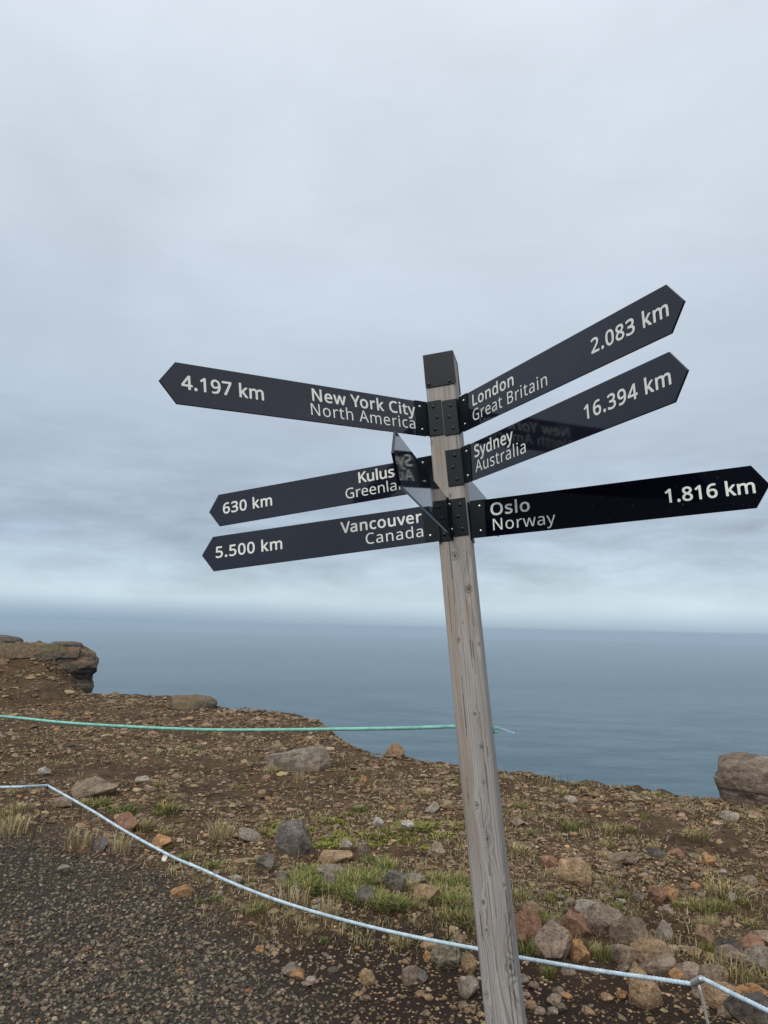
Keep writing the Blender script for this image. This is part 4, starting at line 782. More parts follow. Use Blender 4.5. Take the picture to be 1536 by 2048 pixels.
light = np.array([0.44, 0.40, 0.36])
greyw = np.array([0.375, 0.360, 0.345])
dk = np.array([0.120, 0.098, 0.086])
bcol = light[None, None] * (1 - low[..., None] * 0.55) + greyw[None, None] * low[..., None] * 0.55
col = bcol * (1 - dark[..., None]) + dk * dark[..., None]
col *= (0.86 + 0.28 * dirt)[..., None]
tan = sstep(0.56, 0.72, fbm(XX * 25 + KK * 4, TT * 2.2, 67, 3))[..., None] * 0.35
col = col * (1 - tan) + np.array([0.34, 0.24, 0.16]) * tan * 0.9
col = col * (1 - 0.75 * knotd[..., None]) + np.array([0.055, 0.045, 0.04]) * 0.75 * knotd[..., None]
ring = np.exp(-ringd ** 2)[..., None] * 0.6
col = col * (1 - ring) + np.array([0.07, 0.055, 0.045]) * ring
wear = np.clip((np.abs(XX) - 0.040) / 0.012, 0, 1) * fbm(TT * 9 + KK * 5, XX * 30, 78, 3)
depth = -0.0022 * np.clip(wear - 0.42, 0, 1) - 0.0007 * dark - 0.0012 * knotd + 0.0006 * (dirt - 0.5)
nx = np.array([math.sin(0), 0])
# checks (drying cracks) along the right edge of the front
split = np.zeros_like(g, bool)
for _ in range(34):
    f_, u0, t0, ln = rng.integers(0, 4) if rng.uniform() < .5 else 0, rng.uniform(-.052, .052), rng.uniform(-1.6, .3), rng.uniform(.04, .30)
    wv = np.clip(1 - ((TT - t0) / ln) ** 2, 0, 1)
    split |= (np.abs(XX - u0 - .004 * (fbm(TT * 2.2 + u0 * 900, TT * 0, 77, 2) - .5)) < 0.00115 * wv) & (KK == f_) & (wv > .02)
col[split] *= 0.42
depth = np.where(split, depth - 0.0018, depth)
chk = (np.abs(XX - 0.043 - 0.004 * (fbm(TT * 3, TT * 0, 68, 3) - 0.5)) < 0.0011) & (KK == 0) & (vnoise(TT * 7, TT * 0, 69) > 0.62)
col[chk] *= 0.35
depth = np.where(chk, depth - 0.003, depth)
PXs = np.empty_like(g)
PYs = np.empty_like(g)
for k in range(4):
    mk = per[:, 2] == k
    s = XX[:, mk]
    off = -PW / 2 - depth[:, mk]
    x, y = s, off
    for _ in range(k):
        x, y = -y, x
    PXs[:, mk], PYs[:, mk] = x, y
Vp = AX_O + AX * TT[..., None] + E1 * (PXs + BOW * (TT * TT - 0.3))[..., None] + E2 * PYs[..., None]
Vp = Vp.reshape(-1, 3)
idx = np.arange(rows * NP).reshape(rows, NP)
nxt = np.roll(idx, -1, axis=1)
Q = np.stack([idx[:-1], nxt[:-1], nxt[1:], idx[1:]], -1).reshape(-1, 4)
capc = np.array([pp(0, 0, TOP - 0.002)])
Fq = [tuple(q) for q in Q.tolist()]
topc = len(Vp)
Fq += [(int(idx[-1, i]), int(nxt[-1, i]), topc) for i in range(NP)]
me = mesh_from('post', np.concatenate([Vp, capc]), Fq, True)
set_col(me, np.concatenate([col.reshape(-1, 3), [[.3, .26, .22]]]))
m, nt, b = new_mat('weathered_timber')
nt.l(attr(nt, 'col').outputs['Color'], b.inputs['Base Color'])
b.inputs['Roughness'].default_value = 0.85
b.inputs['Specular IOR Level'].default_value = 0.2
me.materials.append(m)
post_o = link('post', me, None, post_root)


def prism(poly, x_ax, y_ax, n_ax, org, t0, t1, bev=0.0):
    """outline (list of 2-D points, counter-clockwise seen against n) pushed from t0 to t1 along n, with a small chamfer on the t1 edge"""
    P = np.array(poly, float)
    k = len(P)
    cen = P.mean(0)
    lay = [(P, t0)]
    if bev:
        def inset(d):
            out = []
            for i in range(k):
                a, bb, c = P[i - 1], P[i], P[(i + 1) % k]
                e1, e2 = (bb - a) / np.linalg.norm(bb - a), (c - bb) / np.linalg.norm(c - bb)
                n1, n2 = np.array([-e1[1], e1[0]]), np.array([-e2[1], e2[0]])
                h = n1 + n2
                out.append(bb + h * d / max(0.3, 1 + n1 @ n2))
            return np.array(out)
        lay = [(inset(bev), t0), (P, t0 + bev), (P, t1 - bev), (inset(bev), t1)]
    else:
        lay = [(P, t0), (P, t1)]
    V = []
    for q, t in lay:
        for p in q:
            V.append(org + x_ax * p[0] + y_ax * p[1] + n_ax * t)
    F = [tuple(range(k))[::-1]]
    L = len(lay)
    for j in range(L - 1):
        for i in range(k):
            a, bq = j * k + i, j * k + (i + 1) % k
            F.append((a, bq, bq + k, a + k))
    F.append(tuple(range((L - 1) * k, L * k)))
    return V, F


def rect(x0, x1, y0, y1):
    return [(x0, y0), (x1, y0), (x1, y1), (x0, y1)]


def join(parts):
    V, F = [], []
    for v, f in parts:
        o = len(V)
        V += list(v)
        F += [tuple(i + o for i in q) for q in f]
    return V, F


def bolt(c, n, rad, mat, parent, recess=True):
    """button head screw with a hexagon socket"""
    n = n / np.linalg.norm(n)
    a = np.cross(n, [0.3, 0.2, 0.9])
    a /= np.linalg.norm(a)
    bb = np.cross(n, a)
    prof = [(1.0, 0.0), (1.0, 0.22), (0.92, 0.42), (0.75, 0.56), (0.50, 0.64)]
    k = 12
    V, F = [], []
    for r, h in prof:
        for i in range(k):
            t = 2 * math.pi * i / k
            V.append(c + (a * math.cos(t) + bb * math.sin(t)) * r * rad + n * h * rad)
    if recess:
        for h in (0.64, 0.30):
            for i in range(k):
                t = 2 * math.pi * i / k
                rr = 0.42 / (math.cos(((t + math.pi / 6) % (math.pi / 3)) - math.pi / 6)) * 0.9
                V.append(c + (a * math.cos(t) + bb * math.sin(t)) * rr * rad + n * h * rad)
    L = len(V) // k
    for j in range(L - 1):
        for i in range(k):
            F.append((j * k + i, j * k + (i + 1) % k, (j + 1) * k + (i + 1) % k, (j + 1) * k + i))
    F.append(tuple(range((L - 1) * k, L * k)))
    return link('bolt', mesh_from('bolt', V, F, True), mat, parent)


# steel cap folded over the top of the post
h = PW / 2 + 0.0015
ch = 0.133
cp = []
cp.append(prism(rect(-h, h, -ch, 0.0045), E1, AX, -E2, pp(0, 0, TOP), h, h + 0.003, 0.0008))
cp.append(prism(rect(-h, h, -ch, 0.0045), -E1, AX, E2, pp(0, 0, TOP), h, h + 0.003, 0.0008))
cp.append(prism(rect(-h, h, -h + 0.001, h - 0.001), E1, E2, AX, pp(0, 0, TOP), 0.0012, 0.0042))
V, F = join(cp)
cap = link('cap', mesh_from('cap', V, F), MAT_METAL, post_root)
for x in (-0.043, 0.036):
    bolt(pp(x, -h - 0.003, TOP - 0.120), -E2, 0.0068, MAT_BOLT_B, cap)
for x in (-0.04, 0.04):
    bolt(pp(x, h + 0.003, TOP - 0.120), E2, 0.0068, MAT_BOLT_B, cap)

# ---- lettering: outlines of the characters used on the signs, one unit = 1/1000
GLYPH = json.loads(GLYPHS)
CAP_H = (max(p[3] for s in GLYPH['N'][1] for p in s)) / 1000.0


def glyph_mesh(text, cap, width, bold):
    """flat lettering mesh in x (reading direction) and y; tracked to the given width"""
    sc = cap / CAP_H
    adv = [GLYPH[c][0] / 1000 for c in text]
    kern = [0.0] * len(text)
    for i in range(len(text) - 1):
        if text[i:i + 2] in ('Yo', 'Va', 'rw', 'wa', 'ay', 'ey', 've'):
            kern[i] = -0.05 if text[i] in 'YV' else -0.015
    xs, x = [], 0.0
    for i, c in enumerate(text):
        xs.append(x)
        x += adv[i] + kern[i]
    first = min(p[2] for s in GLYPH[text[0]][1] for p in s) / 1000
    last = xs[-1] + max(p[2] for s in GLYPH[text[-1]][1] for p in s) / 1000
    nat = (last - first) * sc
    track = (width - nat) / max(1, len(text) - 1) / sc if width else 0.0
    stretch = 1.0
    lim = 0.035
    if abs(track) > lim:
        t2 = math.copysign(lim, track)
        stretch = width / (nat + t2 * (len(text) - 1) * sc)
        track = t2
    tmp_me = []
    for k in range(11 if bold > 0.006 else 1):
        sh = (0.0, 0.0) if k == 0 else (bold * sc * math.cos(k * 0.6283), bold * sc * math.sin(k * 0.6283))
        cu = bpy.data.curves.new('lettering', 'CURVE')
        cu.dimensions = '2D'
        cu.fill_mode = 'FRONT'
        cu.resolution_u = 6
        for i, c in enumerate(text):
            for s in GLYPH[c][1]:
                sp = cu.splines.new('BEZIER')
                sp.use_cyclic_u = True
                sp.bezier_points.add(len(s) - 1)
                for bp, q in zip(sp.bezier_points, s):
                    def P(a, bq):
                        return ((a / 1000 + xs[i] + track * i - first) * sc * stretch + sh[0], bq / 1000 * sc + sh[1], 0)
                    bp.handle_left_type = bp.handle_right_type = 'FREE'
                    bp.handle_left, bp.co, bp.handle_right = P(q[0], q[1]), P(q[2], q[3]), P(q[4], q[5])
        tmp = bpy.data.objects.new('tmp', cu)
        COL.objects.link(tmp)
        dg = bpy.context.evaluated_depsgraph_get()
        m1 = bpy.data.meshes.new_from_object(tmp.evaluated_get(dg))
        bpy.data.objects.remove(tmp)
        co = np.zeros(len(m1.vertices) * 3, np.float32)
        m1.vertices.foreach_get('co', co)
        co = co.reshape(-1, 3)
        co[:, 2] += 0.00002 * k
        tmp_me.append((co, [tuple(pl.vertices) for pl in m1.polygons]))
        bpy.data.meshes.remove(m1)
    V, F = join(tmp_me)
    return mesh_from('lettering', V, F)


HB = 0.138
BD, RG = 0.017, 0.0
# height on the post, start point (across, away), bearing, tilt, length, point, reading sign, texts (string, u from post, v, width, cap, weight)
BLADES = [
    dict(s=.7887, ox=-.0967, oy=-.0938, th=3.9797, tilt=-.0413, L=.9182, T=.052, rd=-1, face='front', fl=(-.0555, -.002), mat=MAT_BLADE,
         label='blade for New York City, upper left of the post, pointing left',
         text=[('4.197 km', .9006, -.0176, .2742, .0450, BD), ('New York City', .4415, .0075, .4390, .0438, BD), ('North America', .4515, -.0464, .4415, .0430, RG)]),
    dict(s=.7827, ox=.1002, oy=-.0925, th=-.8187, tilt=-.0816, L=.9141, T=.050, rd=1, face='front', fl=(.0005, .0555), mat=MAT_BLADE,
         label='blade for London, uppermost of the right hand blades',
         text=[('London', .0321, .0090, .2361, .0415, BD), ('Great Britain', .0279, -.0485, .4050, .0428, RG), ('2.083 km', .6328, -.0188, .2803, .0440, BD)]),
    dict(s=.5832, ox=.0923, oy=-.0924, th=-.8272, tilt=-.0732, L=.9031, T=.050, rd=1, face='front', fl=(-.003, .0555), mat=MAT_BLADE,
         label='blade for Sydney, second of the right hand blades, mirroring another blade',
         text=[('Sydney', .0270, .0112, .2201, .0430, BD), ('Australia', .0264, -.0450, .2822, .0432, RG), ('16.394 km', .5854, -.0184, .3146, .0425, BD)]),
    dict(s=.3817, ox=.1194, oy=-.0417, th=-.1830, tilt=-.0552, L=.8771, T=.045, rd=1, face='right', fl=(-.030, .045), mat=MAT_BLADE_DARK_REFL,
         label='blackest blade, for Oslo, lowest on the right',
         text=[('Oslo', .0217, .0070, .1408, .0440, BD), ('Norway', .0267, -.0490, .2244, .0420, RG), ('1.816 km', .6153, -.0205, .2632, .0445, BD)]),
    dict(s=.3811, ox=-.1037, oy=-.0664, th=3.1312, tilt=-.0086, L=.8499, T=.049, rd=-1, face='front', fl=(-.0555, -.001), mat=MAT_BLADE,
         label='blade for Vancouver, lowest on the left',
         text=[('5.500 km', .8367, -.0180, .2778, .0430, BD), ('Vancouver', .3182, .0100, .3107, .0412, BD), ('Canada', .2246, -.0450, .2183, .0410, RG)]),
    dict(s=.6144, ox=-.1311, oy=.0666, th=3.1059, tilt=-.0214, L=.8746, T=.047, rd=-1, face='back', fl=(-.0555, .05), mat=MAT_BLADE,
         label='blade for Kulusuk, middle of the left hand blades, partly hidden',
         text=[('630 km', .8539, -.0184, .2229, .0450, BD), ('Kulusuk', .2482, .0110, None, .0430, BD), ('Greenland', .3088, -.0460, None, .0425, RG)]),
    dict(s=.3939, ox=-.0054, oy=-.0720, th=-1.5493, tilt=-.0717, L=.9128, T=.054, rd=0, face='front', fl=(.003, .0555), mat=MAT_BLADE, wing=(-.0125, .026), back=-.010,
         label='blade pointing toward the viewer, seen nearly edge on', text=[]),
    dict(s=.5696, ox=.0196, oy=.0760, th=1.483, tilt=0.0, L=.78, T=.05, rd=0, face='back', fl=(-.0, .0555), mat=MAT_BLADE, wing=(-.014, .026), back=-.012,
         label='blade pointing away behind the post', text=[]),
]
THK, WNG = 0.007, 0.003
for B in BLADES:
    d = math.cos(B['th']) * E1 + math.sin(B['th']) * E2
    v = AX - d * B['tilt']
    d = d + AX * B['tilt']
    d /= np.linalg.norm(d)
    v /= np.linalg.norm(v)
    St = pp(B['ox'], B['oy'], B['s'])
    # n: the side that carries the writing (toward the viewer)
    n = np.cross(d, v)
    if n @ (CAM - St) < 0:
        n = -n
    right = np.cross(v, n)               # reading direction
    sgn = 1.0 if right @ d > 0 else -1.0
    HW = HB / 2
    back = B.get('back', -0.040)
    poly = [(back, -HW), (B['L'], -HW), (B['L'] + B['T'], 0), (B['L'], HW), (back, HW)]
    P2 = [(p[0] * sgn, p[1]) for p in poly]
    if sgn < 0:
        P2 = P2[::-1]
    V, F = prism(P2, right, v, n, St, -THK, 0.0, 0.0007)
    bl = link('sign_blade', mesh_from('sign_blade', V, F), B['mat'], post_root)
    bl['label'] = B['label']
    for t, u, vv, wd, cap, wt in B['text']:
        me = glyph_mesh(t, cap, wd, wt)
        O3 = St + d * u + v * vv + n * 0.0011
        Mx = Matrix(((right[0], v[0], n[0], O3[0]), (right[1], v[1], n[1], O3[1]), (right[2], v[2], n[2], O3[2]), (0, 0, 0, 1)))
        me.transform(Mx)
        me.materials.clear()
        link('lettering', me, MAT_TEXT, bl)
    # bracket: a wing over the start of the blade and a flange screwed to the post
    parts = []
    wr, we = B.get('wing', (-0.056 if B['face'] != 'back' else -0.062, 0.0))
    Pw = [(wr * sgn, -HW - .001), (we * sgn, -HW - .001), (we * sgn, HW + .001), (wr * sgn, HW + .001)]
    if sgn < 0:
        Pw = Pw[::-1]
    parts.append(prism(Pw, right, v, n, St, 0.0006, 0.0006 + WNG, 0.0006))
    x0, x1 = B['fl']
    hh = PW / 2
    if B['face'] == 'front':
        ax, nn, o = E1, -E2, pp(0, 0, B['s'])
    elif B['face'] == 'back':
        ax, nn, o = -E1, E2, pp(0, 0, B['s'])
        x0, x1 = -x1, -x0
    else:
        ax, nn, o = E2, E1, pp(0, 0, B['s'])
    parts.append(prism(rect(x0, x1, -HW - .001, HW + .001), ax, AX, nn, o, hh + 0.0008, hh + 0.0042, 0.0006))
    # the bent web between flange edge and wing root
    root = St + d * wr + n * (0.0006 + WNG / 2)
    edges = [o + ax * q + nn * (hh + 0.0025) for q in (x0, x1)]
    near = min(edges, key=lambda q: np.linalg.norm(q - root))
    gap = root - near
    gap = gap - AX * (gap @ AX)
    if np.linalg.norm(gap) > 0.004:
        gl = np.linalg.norm(gap)
        gd = gap / gl
        gn = np.cross(gd, AX)
        vv0 = prism(rect(-.001, gl + .001, -HW - .001, HW + .001), gd, AX, gn, near, -WNG / 2, WNG / 2)
        parts.append(vv0)
    V, F = join(parts)
    br = link('bracket', mesh_from('bracket', V, F), MAT_METAL, post_root)
    xm, q = (x0 + x1) / 2, (x1 - x0)
    for k, hgt in enumerate((.046, .002, -.046)):
        zig = (-.006 if k == 1 else .005) * (1 if B['rd'] >= 0 else -1)
        bolt(o + ax * (xm + zig) + AX * hgt + nn * (hh + 0.0042), nn, 0.0066, MAT_BOLT_B, br)
    for hgt in (.046, -.046):
        bolt(St + d * (we - 0.020) + v * hgt + n * (0.0006 + WNG), n, 0.0052, MAT_BOLT_S, br, False)
        bolt(St + d * (we - 0.020) + v * hgt - n * THK, -n, 0.0052, MAT_BOLT_S, br, False)

# ------------------------------------------------------------------ ropes and stakes
def rope_mesh(name, pts, rad, pitch, step):
    pts = np.asarray(pts, float)
    seg = np.linalg.norm(np.diff(pts, axis=0), axis=1)
    s = np.concatenate([[0], np.cumsum(seg)])
    n = int(s[-1] / step) + 2
    q = np.linspace(0, s[-1], n)
    P = np.stack([np.interp(q, s, pts[:, i]) for i in range(3)], 1)
    for _ in range(3):
        P[1:-1] = (P[:-2] + 2 * P[1:-1] + P[2:]) / 4
    T = np.gradient(P, axis=0)
    T /= np.linalg.norm(T, axis=1)[:, None]
    up = np.array([0.02, 0.03, 1.0])
    A = np.cross(T, up)
    A /= np.linalg.norm(A, axis=1)[:, None]
    Bv = np.cross(T, A)
    k = 18
    ph = np.linspace(0, 2 * math.pi, k, endpoint=False)
    tw = 2 * math.pi * q / pitch
    r = rad * (0.62 + 0.40 * np.abs(np.cos(1.5 * (ph[None] - tw[:, None]))) ** 0.6)
    r = r * (1 + 0.05 * (vnoise(q[:, None] * 60, ph[None] * 2, 55) - 0.5))
    V = P[:, None] + A[:, None] * (np.cos(ph)[None, :, None] * r[..., None]) + Bv[:, None] * (np.sin(ph)[None, :, None] * r[..., None])
    idx = np.arange(n * k).reshape(n, k)
    nx = np.roll(idx, -1, 1)
    Q = np.stack([idx[:-1], nx[:-1], nx[1:], idx[1:]], -1).reshape(-1, 4)
    F = [tuple(x) for x in Q.tolist()] + [tuple(idx[0][::-1].tolist()), tuple(idx[-1].tolist())]
    return mesh_from(name, V.reshape(-1, 3), F, True)


def tube(a, b, r0, r1=None, k=10, wob=0.0):
    a, b = np.asarray(a, float), np.asarray(b, float)
    r1 = r0 if r1 is None else r1
    t = (b - a) / np.linalg.norm(b - a)
    x = np.cross(t, [0.31, 0.9, 0.2])
    x /= np.linalg.norm(x)
    y = np.cross(t, x)
    n = 14
    V, F = [], []
    for j in range(n + 1):
        f = j / n
        c = a + (b - a) * f + x * wob * math.sin(f * 5)
        r = r0 + (r1 - r0) * f
        for i in range(k):
            p = 2 * math.pi * i / k
            V.append(c + (x * math.cos(p) + y * math.sin(p)) * r)
    for j in range(n):
        for i in range(k):
            F.append((j * k + i, j * k + (i + 1) % k, (j + 1) * k + (i + 1) % k, (j + 1) * k + i))
    F += [tuple(range(k))[::-1], tuple(range(n * k, n * k + k))]
    return V, F


def on_plane(px, py, A, Bp):
    """sight line of a photo pixel met with the upright plane through two ground points"""
    n = np.array([-(Bp[1] - A[1]), Bp[0] - A[0], 0.0])
    d = ray(px, py)
    return CAM + d * (((np.array([A[0], A[1], 0]) - np.array([CAM[0], CAM[1], 0])) @ n) / (d @ n))


def smooth_line(pts, m=24):
    P = [np.asarray(p, float) for p in pts]
    P = [2 * P[0] - P[1]] + P + [2 * P[-1] - P[-2]]
    out = []
    for i in range(1, len(P) - 2):
        for t in np.linspace(0, 1, m, endpoint=False):
            a, b, c, d = P[i - 1], P[i], P[i + 1], P[i + 2]
            out.append(0.5 * (2 * b + (c - a) * t + (2 * a - 5 * b + 4 * c - d) * t * t + (3 * b - a - 3 * c + d) * t ** 3))
    out.append(P[-2])
    return np.array(out)


MAT_ROPE = plain('pale_blue_rope', (0.50, 0.62, 0.68), 0.8, 0, 0.2, 0.34, 30)
MAT_ROPE_G = plain('sea_green_rope', (0.25, 0.55, 0.45), 0.75, 0, 0.2, 0.32, 38)
MAT_STAKE = plain('rusty_dark_rod', (0.062, 0.050, 0.042), 0.8, 0.1, 0.4, 0.4, 60)
MAT_STAKE_W = plain('white_painted_rod', (0.82, 0.81, 0.76), 0.5, 0, 0.4, 0.15, 60)
MAT_EYE = plain('galvanised_eye', (0.42, 0.40, 0.40), 0.45, 0.6, 0.5, 0.2, 80)

gl = g_at(45, 1730)
gl_top = at_range(95, 1571, math.hypot(gl[0], gl[1]) + 0.02)
gr = g_at(1441, 2100)
far_l = np.array([gl_top[0] - 3.5, gl_top[1] + 1.2, 0])
A2, B2 = gl_top, at_range(1398, 1962, 3.12)
pix = [(95, 1571), (180, 1619), (240, 1656), (300, 1690), (350, 1716), (400, 1737), (460, 1764), (520, 1788), (580, 1809), (640, 1827), (710, 1846), (780, 1863),
       (860, 1880), (955, 1898), (1040, 1915), (1120, 1929), (1200, 1942), (1300, 1956), (1384, 1968)]
line = [on_plane(x, y, A2, B2) for x, y in pix]
eye_r = at_range(1405, 1957, 3.10)
end_r = [at_range(1460, 1985, 3.02), at_range(1536, 2022, 2.93), at_range(1640, 2078, 2.80), at_range(1800, 2165, 2.62)]
left = [at_range(-420, 1590, 6.3), at_range(-200, 1580, 5.75), at_range(0, 1574.5, 5.42), at_range(48, 1573.5, 5.30)]
allp = smooth_line(left + line[:1]).tolist() + smooth_line(line)[1:].tolist() + smooth_line([line[-1], eye_r])[1:].tolist() + smooth_line([eye_r] + end_r)[1:].tolist()
rp = link('rope', rope_mesh('rope', allp, 0.0084, 0.040, 0.0040), MAT_ROPE)
tag(rp, 'pale blue twisted rope strung low between two short stakes in front of the rocks', 'rope', 'ropes fencing off the cliff edge')

st = empty('rope_stake', gl)
tag(st, 'thin dark leaning iron rod holding up the pale rope at the far left', 'stake', 'stakes holding the pale rope')
V, F = tube(gl - np.array([0, 0, .12]), gl_top + (gl_top - gl) * 0.01, 0.0030, wob=0.008)
link('rod', mesh_from('rod', V, F, True), MAT_STAKE, st)
ring = [gl_top + np.array([math.cos(t) * .017, math.sin(t) * .006, math.sin(t) * .017]) for t in np.linspace(0, 2 * math.pi, 25)]
link('eyelet', rope_mesh('eyelet', ring, 0.004, 9, 0.004), MAT_STAKE, st)

sr_top = at_range(1397, 1966, 3.105)
st = empty('rope_stake', gr)
tag(st, 'white rod with a grey sleeve carrying the rope in the bottom right corner', 'stake', 'stakes holding the pale rope')
V, F = tube(gr - np.array([0, 0, .12]), sr_top, 0.0052, 0.0052)
link('rod', mesh_from('rod', V, F, True), MAT_STAKE_W, st)
dv = eye_r - line[-1]
V, F = tube(line[-1] + dv * 0.1, line[-1] + dv * 0.98, 0.0128, k=16)
link('sleeve', mesh_from('sleeve', V, F, True), MAT_EYE, st)

# green rope: runs off to the left from a hitch round the back of the signpost
def post_at_height(x, y, z):
    t = (z - 1.6) / AX[2]
    for _ in range(4):
        t += (z - pp(x, y, t)[2]) / AX[2]
    return pp(x, y, t)


zr_ = at_range(985, 1449, 2.85)[2]
cl = post_at_height(-0.0575, 0.030, zr_)
corner = [post_at_height(-0.0665, 0.05, zr_), post_at_height(-0.058, 0.066, zr_), post_at_height(0.02, 0.067, zr_), post_at_height(0.058, 0.067, zr_), post_at_height(0.0655, 0.053, zr_)]
gp = [(-500, 1395), (-250, 1412), (0, 1432.5), (125, 1445), (250, 1453), (360, 1458), (450, 1460), (575, 1459.5), (665, 1458.3), (768, 1457), (850, 1455), (905, 1453)]
far = np.array([-3.6, 4.1, 0])
nearp = np.array([corner[0][0], corner[0][1], 0])
gl2 = [on_plane(x, y, far, nearp) for x, y in gp]
pts = smooth_line(gl2 + corner)
rg = link('rope', rope_mesh('rope', pts, 0.0066, 0.032, 0.0040), MAT_ROPE_G)
tag(rg, 'thin sea green rope stretched level from the signpost to the left edge', 'rope', 'ropes fencing off the cliff edge')
kc = corner[-1]
kn = [kc + np.array([math.cos(t) * .007 * (1 + .2 * math.sin(3 * t)), math.sin(t * 1.0) * .007, .009 * math.sin(t * 1.5 + .4)]) for t in np.linspace(0, 4 * math.pi, 60)]
link('knot', rope_mesh('knot', kn, 0.0052, 0.03, 0.003), MAT_ROPE_G, rg)

# ------------------------------------------------------------------ rocks
RC = dict(grey=(.190, .160, .130), pale=(.275, .240, .200), white=(.37, .345, .31), tan=(.270, .175, .100), orange=(.310, .160, .068), red=(.225, .112, .070),
          brown=(.170, .124, .088), dark=(.055, .051, .049), slate=(.112, .104, .099), pink=(.225, .168, .130), olive=(.150, .130, .095))
ICO3 = ico(3)
ICO4 = ico(4)


def rock_shape(w, dp, hgt, seed, hi=False, cuts=9, depth=(0.42, 0.85), rough=0.034):
    rg_ = np.random.default_rng(seed)
    v, f = ICO4 if hi else ICO3
    pn = rg_.uniform(2.6, 4.6)
    v = v / (np.abs(v) ** pn).sum(1)[:, None] ** (1 / pn)           # between a ball and a block
    ax_, by_, cz_ = rg_.normal(0, 0.30, 2).tolist() + [rg_.uniform(0, 6.28)]
    Rm = np.array(Matrix.Rotation(cz_, 3, 'Z') @ Matrix.Rotation(ax_, 3, 'X') @ Matrix.Rotation(by_, 3, 'Y'))
    v = v @ Rm.T
    v = chip(v, rg_, cuts, (depth[0] + 0.17, depth[1] + 0.07))
    off = Vector(rg_.uniform(-50, 50, 3))
    amp = np.array([mnoise.fractal(Vector(p) * 1.7 + off, 0.9, 2.1, 5) for p in v])
    amp2 = np.array([mnoise.fractal(Vector(p) * 6 + off, 0.7, 2.2, 3) for p in v])
    v = v * (1 + rough * 2.2 * amp + rough * 0.9 * amp2)[:, None]
    v = v - (v.max(0) + v.min(0)) / 2
    v = v / ((v.max(0) - v.min(0)) / 2)
    v = v * np.array([w, dp, hgt]) / 2
    return v, f, amp


def put_rock(name, px0, py0, px1, py1, colour, label, group=None, cat='rock', hi=False, dep=0.8, turn=None, sink=0.30, seed=None, cuts=13, **kw):
    global _rock_n
    _rock_n += 1
    seed = _rock_n * 7 + 3 if seed is None else seed
    cx = (px0 + px1) / 2
    p = g_at(cx, py1 - 0.12 * (py1 - py0))
    dist = np.linalg.norm(p - CAM)
    wd = (px1 - px0) / FPX * dist * 0.985
    dl = math.asin(-(p - CAM)[2] / dist)
    dp = wd * dep
    hh = ((py1 - py0) / FPX * dist - 0.55 * dp * math.sin(dl)) / math.cos(dl)
    hh = max(hh, 0.22 * wd)
    fwd = np.array([p[0], p[1], 0]) / math.hypot(p[0], p[1])
    c = p + fwd * dp * 0.42
    zb = float(gz(c[0], c[1]))
    full = hh / (1 - sink)
    v, f, amp = rock_shape(wd, dp, full, seed, hi, cuts, **kw)
    yaw = math.atan2(-fwd[0], fwd[1])
    cs, sn = math.cos(yaw), math.sin(yaw)
    v = np.stack([v[:, 0] * cs - v[:, 1] * sn, v[:, 0] * sn + v[:, 1] * cs, v[:, 2]], 1)
    c = np.array([c[0], c[1], zb + full * (0.5 - sink)])
    me = mesh_from(name, v + c, f.astype(int), False)
    base = np.array(RC[colour])
    t = np.clip(0.5 + amp * 0.6, 0, 1)[:, None]
    k = np.random.default_rng(seed + 1).normal(1, 0.10) * np.array([1.0, 1.0, 0.97])
    base = base * 0.8 + np.array([.175, .130, .092]) * 0.2
    cc = base * 1.25 * k * (0.78 + 0.44 * t)
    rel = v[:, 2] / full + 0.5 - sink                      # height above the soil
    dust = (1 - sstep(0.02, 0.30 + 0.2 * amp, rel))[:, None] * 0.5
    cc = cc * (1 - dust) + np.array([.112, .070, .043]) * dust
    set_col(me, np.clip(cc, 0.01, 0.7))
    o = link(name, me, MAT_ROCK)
    tag(o, label, cat, group)
    return o


